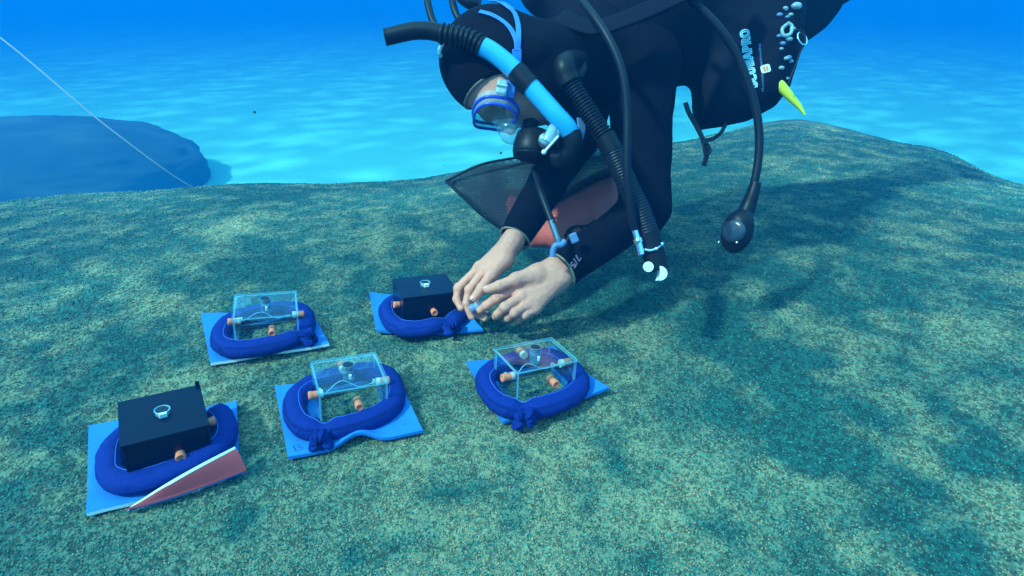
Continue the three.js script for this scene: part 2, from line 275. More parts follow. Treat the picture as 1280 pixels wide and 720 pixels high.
// ---------------------------------------------------------------- incubation chambers on their skirts, and the weight rings laid round them
const GROUP_C = 'incubation chambers set out on the coral', GROUP_R = 'weight rings laid round the chambers';
function skirtGeo(corner, opts = {}) { // sheet between four ground points: back left, front left, front right, back right; each [px, py, lift]
  const N = 66, T = 0.0055, P = corner.map(([x, y, h]) => { const p = onGround(x, y, h); return V(p.x, h, p.z); });
  const top = [], bot = [];
  for (let j = 0; j <= N; j++) for (let i = 0; i <= N; i++) {
    const u = i / N, v = j / N, w = [(1 - u) * (1 - v), (1 - u) * v, u * v, u * (1 - v)];
    let x = 0, z = 0, h = 0; w.forEach((k, q) => { x += P[q].x * k; z += P[q].z * k; h += P[q].y * k ** 1.8; });
    const e = opts.shape ? opts.shape(u, v) : [0, 0, 0]; x += e[0]; z += e[2]; h += e[1];
    const wob = (fbm(x * 22 + 3, z * 22 + 8) - 0.5) * 0.006 * Math.max(Math.abs(u - 0.5), Math.abs(v - 0.5)) * 2;
    const y = groundY(x, z) + 0.0085 + h + Math.max(0, wob);
    top.push(x, y, z); bot.push(x, y - T, z);
  }
  const [bx, bz, yaw, bw, bd] = opts.fit, cy = Math.cos(yaw), sy = Math.sin(yaw); // the skirt is cut out under the chamber, which stands open on the coral
  const inside = (q) => { const X = (top[3 * q] + top[3 * (q + N + 2)]) / 2 - bx, Z = (top[3 * q + 2] + top[3 * (q + N + 2) + 2]) / 2 - bz, a = X * cy - Z * sy, b = X * sy + Z * cy; return Math.abs(a) < bw / 2 - 0.0015 && Math.abs(b) < bd / 2 - 0.0015; };
  const sheet = (a, flip) => { const g = new THREE.BufferGeometry(), ix = [], uv = []; for (let j = 0; j <= N; j++) for (let i = 0; i <= N; i++) uv.push(i / N, 1 - j / N); for (let j = 0; j < N; j++) for (let i = 0; i < N; i++) { if (inside(j * (N + 1) + i)) continue; const A = j * (N + 1) + i, B = A + 1, C = A + N + 1, D = C + 1; flip ? ix.push(A, B, C, B, D, C) : ix.push(A, C, B, B, C, D); } g.setAttribute('position', new THREE.Float32BufferAttribute(a, 3)); g.setAttribute('uv', new THREE.Float32BufferAttribute(uv, 2)); g.setIndex(ix); g.computeVertexNormals(); return g; };
  const loop = []; for (let i = 0; i < N; i++) loop.push(i); for (let j = 0; j < N; j++) loop.push(j * (N + 1) + N); for (let i = N; i > 0; i--) loop.push(N * (N + 1) + i); for (let j = N; j > 0; j--) loop.push(j * (N + 1));
  const wall = (keep) => { const v = [], ix = []; loop.forEach((id, k) => { const nx = loop[(k + 1) % loop.length]; if (!keep((id % (N + 1)) / N, Math.floor(id / (N + 1)) / N)) return; const b = v.length / 3; for (const q of [id, nx]) { v.push(top[3 * q], top[3 * q + 1], top[3 * q + 2], bot[3 * q], bot[3 * q + 1], bot[3 * q + 2]); } ix.push(b, b + 2, b + 1, b + 1, b + 2, b + 3); }); const g = new THREE.BufferGeometry(); g.setAttribute('position', new THREE.Float32BufferAttribute(v, 3)); g.setIndex(ix); g.computeVertexNormals(); return g; };
  return { top: sheet(top, false), bot: sheet(bot, true), wall };
}
function box(w, h, d, x, y, z) { const g = new THREE.BoxGeometry(w, h, d); g.translate(x, y, z); return g; }
function makeChamber(s) {
  const [x, z, yaw, w, d, px, pz] = s.fit, base = groundY(x, z) + 0.008, h = 0.07 + (s.rise ?? 0);
  const t = thing('incubation_chamber', s.label, 'incubation chamber', V(x, base - 0.008, z), GROUP_C);
  const T = new THREE.Matrix4().makeTranslation(x, base, z).multiply(new THREE.Matrix4().makeRotationY(yaw)).multiply(new THREE.Matrix4().makeRotationZ(px)).multiply(new THREE.Matrix4().makeRotationX(-pz));
  const put = (name, g, m) => part(name, g.applyMatrix4(T), m, t);
  const th = 0.0032, clear = !s.black, lidM = clear ? [M.acrylicEdge, M.acrylicEdge, M.acrylic, M.acrylic, M.acrylicEdge, M.acrylicEdge] : M.black;
  const wx = clear ? [M.acrylic, M.acrylic, M.acrylicEdge, M.acrylicEdge, M.acrylicEdge, M.acrylicEdge] : M.black, wz = clear ? [M.acrylicEdge, M.acrylicEdge, M.acrylicEdge, M.acrylicEdge, M.acrylic, M.acrylic] : M.black;
  const wallH = h - th;
  if (clear) {
    put('lid', box(w + 0.003, th, d + 0.003, 0, h - th / 2, 0), lidM);
    for (const k of [-1, 1]) { put('side_panel', box(th, wallH - 0.0004, d, k * (w - th) / 2, wallH / 2, 0), wx); put('end_panel', box(w - 2 * th - 0.0006, wallH - 0.0004, th, 0, wallH / 2, k * (d - th) / 2), wz); }
  } else {
    const R = (a, b, c, X, Y, Z) => { const g = new RoundedBoxGeometry(a, b, c, 2, 0.0009); g.translate(X, Y, Z); return g; };
    put('lid', R(w + 0.003, th, d + 0.003, 0, h - th / 2, 0), M.black);
    for (const k of [-1, 1]) { put('side_panel', R(th, wallH - 0.0004, d, k * (w - th) / 2, wallH / 2, 0), M.black); put('end_panel', R(w - 2 * th - 0.0006, wallH - 0.0004, th, 0, wallH / 2, k * (d - th) / 2), M.black); }
    if (s.spur) put('corner_spur', R(0.006, 0.008, 0.004, w / 2 - 0.002, h + 0.004, -d / 2 + 0.001), M.black);
  }
  // stoppers in the walls: a cork-coloured plug with a rim, and a white collar inside the clear ones
  const ports = { front: [[0.012 + (s.fx ?? 0), 0.038 - (s.drop ?? 0), d / 2], [0, 0, 1]], back: [[-0.002, 0.05, -d / 2], [0, 0, -1]], left: [[-w / 2, 0.044, 0.012], [-1, 0, 0]], right: [[w / 2, 0.046, 0.008], [1, 0, 0]] };
  for (const k of s.ports) {
    const [p, n] = ports[k], P = V(...p), D = V(...n), g = [], r = 0.0062;
    const prof = [[0, -0.007], [r * 0.9, -0.007], [r, -0.005], [r, 0.006], [r * 1.12, 0.0065], [r * 1.12, 0.0105], [r * 0.98, 0.0118], [r * 0.62, 0.0118], [r * 0.5, 0.0095], [0, 0.0095]].map(([a, b]) => new THREE.Vector2(a, b));
    const L = new THREE.LatheGeometry(prof, 20); L.applyQuaternion(new THREE.Quaternion().setFromUnitVectors(V(0, 1, 0), D)); L.translate(P.x, P.y, P.z); put('stopper', L, M.stopper);
    if (clear) { const c = cylBetween(P.clone().addScaledVector(D, -0.0105), P.clone().addScaledVector(D, -0.0041), r * 1.12, r * 1.12); put('collar', c, k === 'front' ? M.stopper : M.collar); }
  }
  if (clear) {
    put('inner_tube', cylBetween(V(-w * 0.42, 0.03, -d * 0.18), V(w * 0.42, 0.03, -d * 0.18), 0.0045), M.glassTube);
    for (const k of [-1, 1]) put('tube_end', cylBetween(V(k * w * 0.4, 0.03, -d * 0.18), V(k * w * 0.43, 0.03, -d * 0.18), 0.0052), M.collar);
    put('thin_tubing', tube([V(-w * 0.36, 0.044, 0.012), V(-w * 0.1, 0.05, -0.006), V(w * 0.15, 0.04, 0.004), V(w * 0.37, 0.046, 0.008)], 0.0009, 30, 6), M.thread);
  }
  const vr = 0.0096, vt = clear ? 0.0135 : 0.007, vial = [[0, h - 0.016], [vr - 0.0008, h - 0.016], [vr, h - 0.014], [vr, h + vt - 0.002], [vr + 0.001, h + vt - 0.0015], [vr + 0.001, h + vt], [vr - 0.001, h + vt + 0.0002], [vr - 0.0012, h + 0.0005]].map(([a, b]) => new THREE.Vector2(a, b));
  put('sampling_vial', new THREE.LatheGeometry(vial, 24), clear ? M.vialClear : M.vialGlass);
  put('vial_plug', cylBetween(V(0, h + (clear ? 0.004 : 0.001), -0.0004), V(0, h + vt - 0.0004, -0.0004), vr - 0.0016), M.plug);
  put('vial_glint', clear ? new RoundedBoxGeometry(0.0045, 0.009, 0.003, 2, 0.001).translate(0.001, h - 0.004, vr + 0.0016) : new RoundedBoxGeometry(0.0105, 0.0075, 0.005, 2, 0.001).translate(0, h + 0.004, vr + 0.001), M.white);  // white block standing in for the bright reflection on the vial glass
  const k = skirtGeo(s.skirt, s);
  part('skirt', k.top, s.skirtMat ?? M.pad, t); part('skirt_lining', k.bot, s.pink ? M.padPink : M.padDark, t);
  if (s.whiteEdge) { part('foam_edge', k.wall(s.whiteEdge), M.foam, t); part('skirt_edge', k.wall((u, v) => !s.whiteEdge(u, v)), M.pad, t); } else part('skirt_edge', k.wall(() => true), M.pad, t);
  return t;
}
function makeRing(s) {
  const [x, z, yaw] = s.fit, y0 = groundY(x, z) + 0.009, R = s.tubeR ?? 0.0178, [a, b] = s.axes, n = 2.6, from = s.from ?? 0, to = s.to ?? 1, closed = from === 0 && to === 1;
  const t = thing('weight_ring', s.label, 'weight ring', V(x, y0 - 0.009, z), GROUP_R), T = new THREE.Matrix4().makeTranslation(x + (s.dx ?? 0), y0, z + (s.dz ?? 0)).multiply(new THREE.Matrix4().makeRotationY(yaw));
  const mid = (k) => { const th = k * Math.PI * 2, c = Math.cos(th), q = Math.sin(th); return V(Math.sign(c) * a * Math.abs(c) ** (2 / n), R * 0.9 + (s.lift ? s.lift(k) : 0), Math.sign(q) * b * Math.abs(q) ** (2 / n)); };
  const S = 150, C = 22, pos = [], uv = [], ix = [], seed = s.seed;
  const frame = (k) => { const p = mid(k), T2 = mid(k + 0.002).sub(mid(k - 0.002)).normalize(), out = V().crossVectors(T2, V(0, 1, 0)).normalize().negate(); if (out.dot(V(p.x, 0, p.z)) < 0) out.negate(); return [p, out, V(0, 1, 0)]; };
  const nearKnot = (k) => { let d = Math.abs(k - s.knot); d = Math.min(d, 1 - d); return d; };
  const rad = (k, f) => { let r = R * (1 + (fbm(Math.cos(k * 6.283) * 3 + seed, Math.sin(k * 6.283) * 3 + 9, (f > 3.1416 ? 6.2832 - f : f) * 0.7 + 1, 3) - 0.5) * 0.24 + (fbm(Math.cos(k * 6.283) * 14 + seed, Math.sin(k * 6.283) * 14 + 40, (f > 3.1416 ? 6.2832 - f : f) * 0.8 + 1, 2) - 0.5) * 0.1); if (s.knot !== undefined) { const d = nearKnot(k); r *= 1 - 0.38 * smooth(0.045, 0, d) + 0.05 * Math.cos(f * 9) * smooth(0.07, 0.01, d); } if (!closed) { const e = Math.min(k - from, to - k) / (to - from); r *= 0.55 + 0.45 * smooth(0, 0.03, e); } return r; };
  for (let i = 0; i <= S; i++) { const k = lerp(from, to, i / S), [p, o, u] = frame(k);
    for (let j = 0; j <= C; j++) { const f = j / C * Math.PI * 2, r = rad(k, j === C ? 0 : f), cu = Math.cos(f) * r * 1.06, su = Math.sin(f) * r * 0.92; pos.push(p.x + o.x * cu + u.x * su, Math.max(p.y + o.y * cu + u.y * su, -0.001), p.z + o.z * cu + u.z * su); uv.push(k * 3, j / C * 0.6);
      if (i && j) { const B = i * (C + 1) + j, A = B - C - 1; ix.push(A - 1, A, B - 1, A, B, B - 1); } } }
  const caps = []; if (!closed) for (const i of [0, S]) { const c = pos.length / 3; let X = [0, 0, 0]; for (let j = 0; j < C; j++) for (let q = 0; q < 3; q++) X[q] += pos[(i * (C + 1) + j) * 3 + q] / C; pos.push(...X); uv.push(0, 0); for (let j = 0; j < C; j++) { const A = i * (C + 1) + j; i ? ix.push(A, A + 1, c) : ix.push(A + 1, A, c); } }
  let g = new THREE.BufferGeometry(); g.setAttribute('position', new THREE.Float32BufferAttribute(pos, 3)); g.setAttribute('uv', new THREE.Float32BufferAttribute(uv, 2)); g.setIndex(ix);
  if (closed) { const keep = g.attributes.uv.clone(); g.deleteAttribute('uv'); g = mergeVertices(g, 1e-5); g.computeVertexNormals(); boxUV(g, 8); } else { g.computeVertexNormals(); }
  part('fabric_tube', g.applyMatrix4(T), M.fabric, t);
  const sp = []; for (let i = 0; i <= 90; i++) { const k = lerp(from + 0.01, to - 0.01, i / 90), [p, o, u] = frame(k), f = 2.05 + 0.12 * Math.sin(k * 21 + seed), r = rad(k, f) * 0.985; sp.push(p.clone().addScaledVector(o, Math.cos(f) * r * 1.06).addScaledVector(u, Math.sin(f) * r * 0.92)); }
  part('seam', tube(sp, 0.0009, 180, 6).applyMatrix4(T), M.seam, t);
  if (s.knot !== undefined) {
    const [p, o, u] = frame(s.knot), tan = V().crossVectors(u, o).normalize(), B = [];
    const c = p.clone().addScaledVector(o, R * 0.85).addScaledVector(u, R * 0.1);
    for (const [a, b, e, len, w] of s.lobes ?? [[0.7, 0.6, 0.3, 0.013, 0.008], [0.8, -0.35, -0.5, 0.017, 0.009], [0.7, -0.5, 0.6, 0.016, 0.008]]) B.push(bone(c.clone(), c.clone().addScaledVector(o, a * len).addScaledVector(u, b * len).addScaledVector(tan, e * len), 0.005, w));
    B.push(bone(c.clone().addScaledVector(tan, -0.006), c.clone().addScaledVector(tan, 0.006), 0.009));
    const K = union(B, 0.005), kf = (x, y, z) => { const d = K(x, y, z); if (d > 0.012) return d; const qx = x - c.x, qy = y - c.y, qz = z - c.z, an = Math.atan2(qx * u.x + qy * u.y + qz * u.z, qx * tan.x + qy * tan.y + qz * tan.z); return d + (Math.sin(an * 7 + fbm(x * 60 + 5, y * 60 + 5, z * 60 + 5, 2) * 7 + seed) * 0.0021 + (fbm(x * 150 + 9, y * 150 + 9, z * 150 + 9, 2) - 0.5) * 0.004) * smooth(0.004, 0.012, Math.hypot(qx, qy, qz)); };
    part('knot', boxUV(nets(kf, boundsOf([c], 0.045), 0.0017), 8).applyMatrix4(T), M.fabricKnot, t);
  }
  if (s.stitch) { const L = []; for (const f of s.stitch) { const [p, o, u] = frame(f), r = rad(f, 1.6) + 0.0004; L.push(tube([1.2, 1.5, 1.85].map((q) => p.clone().addScaledVector(o, Math.cos(q) * r * 1.06).addScaledVector(u, Math.sin(q) * r * 0.92)), 0.0008, 8, 5)); } part('stitching', mergeGeometries(L).applyMatrix4(T), M.thread, t); }
  const line = []; for (let i = 0; i < 240; i++) line.push(mid(lerp(from, to, i / 239)).applyMatrix4(T));
  t.over = (p) => { let d = 9, y = 0; for (const q of line) { const e = Math.hypot(q.x - p.x, q.z - p.z); if (e < d) { d = e; y = q.y; } } return d < R * 1.25 ? y + Math.sqrt(R * R * 1.56 - d * d) : -9; };
  return t;
}
M.vialGlass = phys({ color: lin(0.45, 0.8, 0.95), roughness: 0.12, transmission: 0.6, thickness: 0 });
M.vialClear = phys({ color: lin(0.6, 0.88, 0.97), roughness: 0.05, transmission: 0.88, thickness: 0 });
M.fabricKnot = phys({ color: lin(0.001, 0.018, 0.18), roughness: 0.85, specularIntensity: 0.3, side: THREE.DoubleSide });
M.padB = mat({ color: 0xffffff, roughness: 0.8, bumpMap: M.pad.bumpMap, bumpScale: 0.0005, side: THREE.DoubleSide, map: canvasTex(512, 512, (c, w, h) => {
  const col = `#${M.pad.color.getHexString()}`; c.fillStyle = col; c.fillRect(0, 0, w, h); c.strokeStyle = '#0c357c'; c.lineWidth = 5; c.lineCap = 'round';
  c.save(); c.translate(40, 462); c.rotate(-0.2); c.scale(0.85, 0.85); c.beginPath(); c.moveTo(-14, 22); c.lineTo(-12, -22); c.bezierCurveTo(24, -26, 22, 2, -10, 1); c.bezierCurveTo(34, -2, 28, 26, -14, 22); c.stroke(); c.restore();
  c.lineWidth = 4; c.beginPath(); c.arc(474, 66, 9, 0.4, 5.2); c.stroke(); c.beginPath(); c.moveTo(450, 430); c.lineTo(466, 436); c.stroke();
}) });
const FA = [-0.5164, -0.6424, 0.5683, 0.1051, 0.1046, -0.1089, -0.0185], FB = [-0.2733, -0.7517, 0.424, 0.1071, 0.0956, -0.1056, 0.0317], FC = [0.0365, -0.7909, 0.4462, 0.1117, 0.088, -0.0861, 0.0819], FD = [-0.4874, -0.9619, 0.358, 0.1141, 0.1007, -0.1069, 0.0011], FE = [-0.1844, -1.035, 0.4058, 0.1144, 0.0948, -0.0872, 0.0362];
const chamberA = makeChamber({ fit: FA, black: true, spur: true, rise: 0.006, ports: ['front', 'right'], pink: true, skirt: [[113, 537, 0.004], [110, 648, 0.002], [300, 594, 0.001], [297, 506, 0.006]], whiteEdge: (u, v) => v > 0.99, label: 'black lidded chamber nearest the camera on a skirt folded over to its pink underside' });
const ringA = makeRing({ fit: FA, axes: [0.076, 0.066], dz: -0.003, seed: 3, from: -0.105, to: 0.7, tubeR: 0.0175, stitch: [-0.096, -0.086, -0.074], dx: 0.001, label: 'blue fabric weight ring with stitched open end around the nearest black chamber' });
{ // the front of the skirt turned back on itself
  const crease = [[158, 640], [205, 627], [258, 609], [309, 590]].map(([x, y]) => onGround(x, y, 0.012).add(V(0, 0.0045, 0))), free = [[160, 637.5, 0.008], [214, 603, 0.034], [257, 579, 0.038], [294, 560, 0.034]].map(([x, y, h]) => onGround(x, y, h));
  const c0 = new THREE.CatmullRomCurve3(crease), c1 = new THREE.CatmullRomCurve3(free), N = 30, K = 12, sheet = (off) => { const v = [], ix = [], uv = []; for (let i = 0; i <= N; i++) { const a = c0.getPoint(i / N), b = c1.getPoint(i / N), L = a.distanceTo(b); for (let j = 0; j <= K; j++) { const s = j / K, p = a.clone().lerp(b, s); p.y += Math.sin(s * Math.PI) * L * 0.16; p.y = Math.max(p.y, ringA.over(p) + 0.006); p.y -= off; v.push(p.x, p.y, p.z); uv.push(i / N, s * 0.4); if (i && j) { const B = i * (K + 1) + j, A = B - K - 1; off ? ix.push(A - 1, B - 1, A, A, B - 1, B) : ix.push(A - 1, A, B - 1, A, B, B - 1); } } } const g = new THREE.BufferGeometry(); g.setAttribute('position', new THREE.Float32BufferAttribute(v, 3)); g.setAttribute('uv', new THREE.Float32BufferAttribute(uv, 2)); g.setIndex(ix); g.computeVertexNormals(); return g; };
  part('folded_flap', sheet(0), M.padPink, chamberA).userData.label = 'pink underside of the folded skirt edge';
  part('flap_back', sheet(0.004), M.pad, chamberA);
  part('foam_edge', band(c1.getPoints(16).map((p) => p.setY(Math.max(p.y, ringA.over(p) + 0.0055))), c1.getPoints(16).map(() => V(0, 0.6, 0.8)), 0.0042, 0.002, 60), M.foam, chamberA);
  part('foam_edge', band(c0.getPoints(8).map((p) => p.clone()), c0.getPoints(8).map(() => V(0, 0.5, 0.8)), 0.003, 0.0016, 40), M.padPink, chamberA);
}
makeChamber({ fit: FB, ports: ['front', 'left', 'right', 'back'], fx: -0.006, skirtMat: M.padB, skirt: [[344, 487, 0.006], [361, 577, 0.004], [529, 543, 0.006], [495, 467, 0.014]], shape: (u, v) => { const e = smooth(0.7, 1, v), b = Math.exp(-(((u - 0.5) / 0.14) ** 2)); return [0, 0.014 * e * b, -0.012 * e * b]; }, label: 'clear chamber in the middle of the group on a wavy blue skirt marked B' });
makeRing({ fit: FB, axes: [0.08, 0.069], dx: -0.005, seed: 11, knot: 0.325, label: 'blue fabric weight ring around the middle clear chamber, knotted at its front left' });
makeChamber({ fit: FC, ports: ['front', 'left', 'right', 'back'], skirt: [[583, 457, 0.03], [629, 533, 0.003], [761, 489, 0.014], [692, 437, 0.012]], label: 'clear chamber right of the group on a skirt with both side corners curled up' });
makeRing({ fit: FC, axes: [0.078, 0.067], dx: -0.002, seed: 19, knot: 0.335, lobes: [[0.5, 0.6, 0.5, 0.015, 0.0095], [0.6, -0.4, -0.5, 0.018, 0.0105], [0.6, -0.3, 0.7, 0.015, 0.0095]], label: 'blue fabric weight ring around the rightmost clear chamber, crumpled knot at front' });
makeChamber({ fit: FD, ports: ['front', 'left', 'right', 'back'], fx: -0.003, skirt: [[252, 396, 0.006], [264, 459, 0.002], [412, 434, 0.008], [391, 394, 0.006]], whiteEdge: (u, v) => v > 0.99 || (u < 0.01 && v > 0.2), label: 'clear chamber at far left on a blue skirt with a white foam front edge' });
makeRing({ fit: FD, axes: [0.079, 0.071], dx: -0.005, seed: 27, knot: 0.115, label: 'blue fabric weight ring around the far left clear chamber, knotted at its right' });
makeChamber({ fit: FE, black: true, rise: 0.005, ports: ['front', 'left'], fx: -0.008, skirt: [[462, 369, 0.032], [470, 414, 0.012], [604, 413, 0.012], [566, 376, 0.006]], shape: (u, v) => [0, -0.006 * smooth(0.6, 1, v), 0], label: 'black chamber beside the hands of the diver on a skirt curled up at its left' });
makeRing({ fit: FE, axes: [0.075, 0.069], seed: 35, knot: 0.21, label: 'dark blue weight ring around the black chamber beside the hands, knotted in front' });
// ---------------------------------------------------------------- the diver
const dir = (x, y, z) => V(1, 0, 0).multiplyScalar(x).addScaledVector(UPV, y).addScaledVector(FW, -z); // in the eye's axes: right, up, towards the eye
const person = thing('person', 'diver in black hooded wetsuit leaning down head first with both hands at a chamber', 'person', at(880, 60, 1.32));
// head: axes and fields
const HC = at(628, 86, 1.08), HF = dir(-0.14, -0.98, 0.08).normalize(), HU = (() => { const u = dir(-0.985, 0.1, 0.05); return u.addScaledVector(HF, -u.dot(HF)).normalize(); })(), HL = V().crossVectors(HU, HF).normalize();
const hp = (f, u, l) => HC.clone().addScaledVector(HF, f).addScaledVector(HU, u).addScaledVector(HL, l);
const headSkin = (() => {
  const skull = ell(hp(-0.012, 0.018, 0), HF, HU, HL, 0.096, 0.097, 0.076), face = ell(hp(0.035, -0.04, 0), HF, HU, HL, 0.062, 0.082, 0.064), jaw = ell(hp(0.045, -0.085, 0), HF, HU, HL, 0.042, 0.034, 0.045);
  const brow = bone(hp(0.078, 0.012, 0.032), hp(0.078, 0.012, -0.032), 0.012), cheekL = ell(hp(0.07, -0.03, 0.036), HF, HU, HL, 0.022, 0.026, 0.024), cheekR = ell(hp(0.07, -0.03, -0.036), HF, HU, HL, 0.022, 0.026, 0.024);
  const nose = union([bone(hp(0.088, 0.004, 0), hp(0.112, -0.032, 0), 0.008, 0.012), bone(hp(0.1, -0.036, 0.011), hp(0.1, -0.036, -0.011), 0.007)], 0.008);
  const lips = union([bone(hp(0.088, -0.062, 0.02), hp(0.094, -0.06, 0), 0.006, 0.008), bone(hp(0.088, -0.062, -0.02), hp(0.094, -0.06, 0), 0.006, 0.008), bone(hp(0.086, -0.072, 0.016), hp(0.086, -0.072, -0.016), 0.008)], 0.006);
  const earL = ell(hp(-0.005, -0.02, 0.076), HF, HU, HL, 0.018, 0.03, 0.01), earR = ell(hp(-0.005, -0.02, -0.076), HF, HU, HL, 0.018, 0.03, 0.01), socketL = ell(hp(0.096, -0.006, 0.033), HF, HU, HL, 0.014, 0.013, 0.018), socketR = ell(hp(0.096, -0.006, -0.033), HF, HU, HL, 0.014, 0.013, 0.018);
  const lids = union([ell(hp(0.081, -0.007, 0.032), HF, HU, HL, 0.012, 0.01, 0.014), ell(hp(0.081, -0.007, -0.032), HF, HU, HL, 0.012, 0.01, 0.014)], 0.002);
  const whole = union([skull, face, jaw, brow, cheekL, cheekR, earL, earR], 0.03);
  return (x, y, z) => { let d = whole(x, y, z); d = smin(d, nose(x, y, z), 0.012); d = smin(d, lips(x, y, z), 0.01); d = smax(d, -socketL(x, y, z), 0.01); d = smax(d, -socketR(x, y, z), 0.01); return smin(d, lids(x, y, z), 0.003); };
})();
// joints
const J = {
  neck0: hp(-0.025, -0.085, 0), neck1: at(745, 62, 1.2), chest: at(785, 20, 1.26), belly: at(900, 0, 1.42), pelvis: at(985, -14, 1.56), shL: at(800, 78, 1.18), elL: at(806, 262, 1.17), wrL: at(697, 341, 1.082),
  shR: at(758, 50, 1.37), elR: at(722, 165, 1.3), wrR: at(641, 302, 1.155), knL: at(1215, -100, 1.8), knR: at(1190, -150, 1.95),
};
const suitBones = [
  bone(J.neck0, J.neck1, 0.066, 0.078), bone(J.neck1, J.chest, 0.1, 0.15), bone(J.chest, J.belly, 0.155, 0.15), bone(J.belly, J.pelvis, 0.15, 0.14),
  bone(J.neck1, J.shL, 0.08, 0.075), bone(J.shL, J.elL, 0.073, 0.05), bone(J.neck1, J.shR, 0.08, 0.07), bone(J.shR, J.elR, 0.07, 0.054),
  bone(J.pelvis, J.knL, 0.1, 0.068), bone(J.pelvis, J.knR, 0.1, 0.068),
];
const mainSuit = union(suitBones, 0.035), foreL = bone(J.elL, J.wrL, 0.048, 0.0345), foreR = bone(J.elR, J.wrR, 0.052, 0.0315);
const cutL = J.wrL.clone().lerp(J.elL, 0.045), nL = J.wrL.clone().sub(J.elL).normalize(), cutR = J.wrR.clone().lerp(J.elR, 0.03), nR = J.wrR.clone().sub(J.elR).normalize();
const plane = (p, n) => (x, y, z) => (x - p.x) * n.x + (y - p.y) * n.y + (z - p.z) * n.z;
const planeL = plane(cutL, nL), planeR = plane(cutR, nR);
const suitF = (x, y, z) => {
  let d = mainSuit(x, y, z);
  const a = foreL(x, y, z), b = foreR(x, y, z), rough = Math.min(d, a, b);
  const w = Math.abs(rough) < 0.05 ? (fbm(x * 16 + 40, y * 16 + 40, z * 16 + 40, 3) - 0.5) * 0.009 + Math.sin((x * 0.6 + y + z * 0.4) * 95 + fbm(x * 9 + 9, y * 9 + 9, z * 9 + 9, 2) * 9) * 0.0011 : 0;
  d = smin(d, smax(a, planeL(x, y, z), 0.004), 0.018); d = smin(d, smax(b, planeR(x, y, z), 0.004), 0.03);
  return d + w;
};
const hoodOuter = (() => { const nb = bone(J.neck0, J.neck1, 0.068, 0.088); return (x, y, z) => smin(headSkin(x, y, z) - 0.007, nb(x, y, z) - 0.004, 0.045) + (fbm(x * 22 + 3, y * 22 + 3, z * 22 + 3, 2) - 0.5) * 0.003; })();
const faceCut = (x, y, z) => { const px = x - HC.x, py = y - HC.y, pz = z - HC.z, f = px * HF.x + py * HF.y + pz * HF.z, u = px * HU.x + py * HU.y + pz * HU.z; return (0.038 + 6.5 * (u + 0.022) ** 2 - f) * 0.75; }; // below zero where the face shows
const hoodF = (x, y, z) => smax(hoodOuter(x, y, z), -faceCut(x, y, z), 0.003);
const rimF = (x, y, z) => smax(hoodOuter(x, y, z) - 0.0007, Math.abs(faceCut(x, y, z) - 0.001) - 0.0019, 0.002);
// hands: wrist, then five chains of joints
function handField(W, el, fingers, thumb, wristR) {
  const back = W.clone().sub(el).normalize(), w0 = W.clone().addScaledVector(back, -0.045), across = fingers[0][0].clone().sub(fingers[3][0]).normalize(), side = across.addScaledVector(back, -across.dot(back)).normalize();
  const palm = [bone(w0.clone().addScaledVector(side, 0.009), W.clone().addScaledVector(side, 0.011), wristR, wristR * 0.92), bone(w0.clone().addScaledVector(side, -0.009), W.clone().addScaledVector(side, -0.011), wristR, wristR * 0.92)];
  fingers.forEach((c, i) => palm.push(bone(W.clone().addScaledVector(side, 0.012 - i * 0.008), c[0], 0.016, 0.0112)));
  palm.push(bone(W.clone().addScaledVector(side, 0.012), thumb[0], 0.016, 0.0145), bone(thumb[0], thumb[1], 0.0145, 0.0115), bone(thumb[0], fingers[0][0], 0.011, 0.0085));
  const P = union(palm, 0.014);
  const chain = (c, r) => { const b = []; for (let i = 0; i < 3; i++) b.push(bone(c[i], c[i + 1], r[i], r[i + 1])); b.push(bone(c[1], c[1], r[1] * 1.07)); return union(b, 0.0035); };
  const F = [chain(fingers[0], [0.0098, 0.0088, 0.0079, 0.0066]), chain(fingers[1], [0.01, 0.009, 0.008, 0.0067]), chain(fingers[2], [0.0097, 0.0086, 0.0077, 0.0064]), chain(fingers[3], [0.0088, 0.0076, 0.0068, 0.0057]), chain([thumb[0], ...thumb.slice(1)], [0.013, 0.0108, 0.0098, 0.0078])];
  const tend = fingers.map((c) => bone(W.clone().lerp(c[0], 0.3), c[0], 0.002, 0.004));
  const knuck = fingers.map((c) => bone(c[0], c[0], 0.0118));
  return (x, y, z) => { let d = P(x, y, z); for (const k of knuck) d = smin(d, k(x, y, z), 0.006); let m = 9; for (const f of F) m = smin(m, f(x, y, z), 0.0016); d = smin(d, m, 0.007); return d + (d < 0.01 ? (fbm(x * 140 + 20, y * 140 + 20, z * 140 + 20, 2) - 0.5) * 0.0012 : 0); };
}
const LF = [[[642, 361, 1.088], [620, 373, 1.078], [607, 382, 1.086], [600, 388, 1.094]], [[652, 370, 1.078], [631, 384, 1.062], [622, 393, 1.076], [619, 396, 1.088]], [[661, 379, 1.077], [643, 391, 1.064], [635, 397, 1.078], [632, 399, 1.09]], [[669, 385, 1.08], [656, 394, 1.073], [649, 399, 1.083], [645, 400, 1.093]]].map(pts);
const LT = pts([[672, 341, 1.078], [645, 349, 1.068], [624, 357, 1.066], [609, 362, 1.072]]);
const RF = [[[606, 337, 1.128], [587, 362, 1.112], [583, 379, 1.112], [589, 396, 1.114]], [[600, 334, 1.142], [573, 360, 1.136], [571, 374, 1.134], [576, 385, 1.128]], [[602, 338, 1.155], [580, 370, 1.15], [590, 391, 1.14], [606, 398, 1.128]], [[606, 342, 1.165], [592, 370, 1.16], [598, 385, 1.155], [607, 391, 1.148]]].map(pts);
const RT = pts([[631, 325, 1.128], [614, 344, 1.106], [602, 360, 1.088], [592.5, 373, 1.086]]);
const handL = handField(J.wrL, J.elL, LF, LT, 0.0215), handR = handField(J.wrR, J.elR, RF, RT, 0.0205);
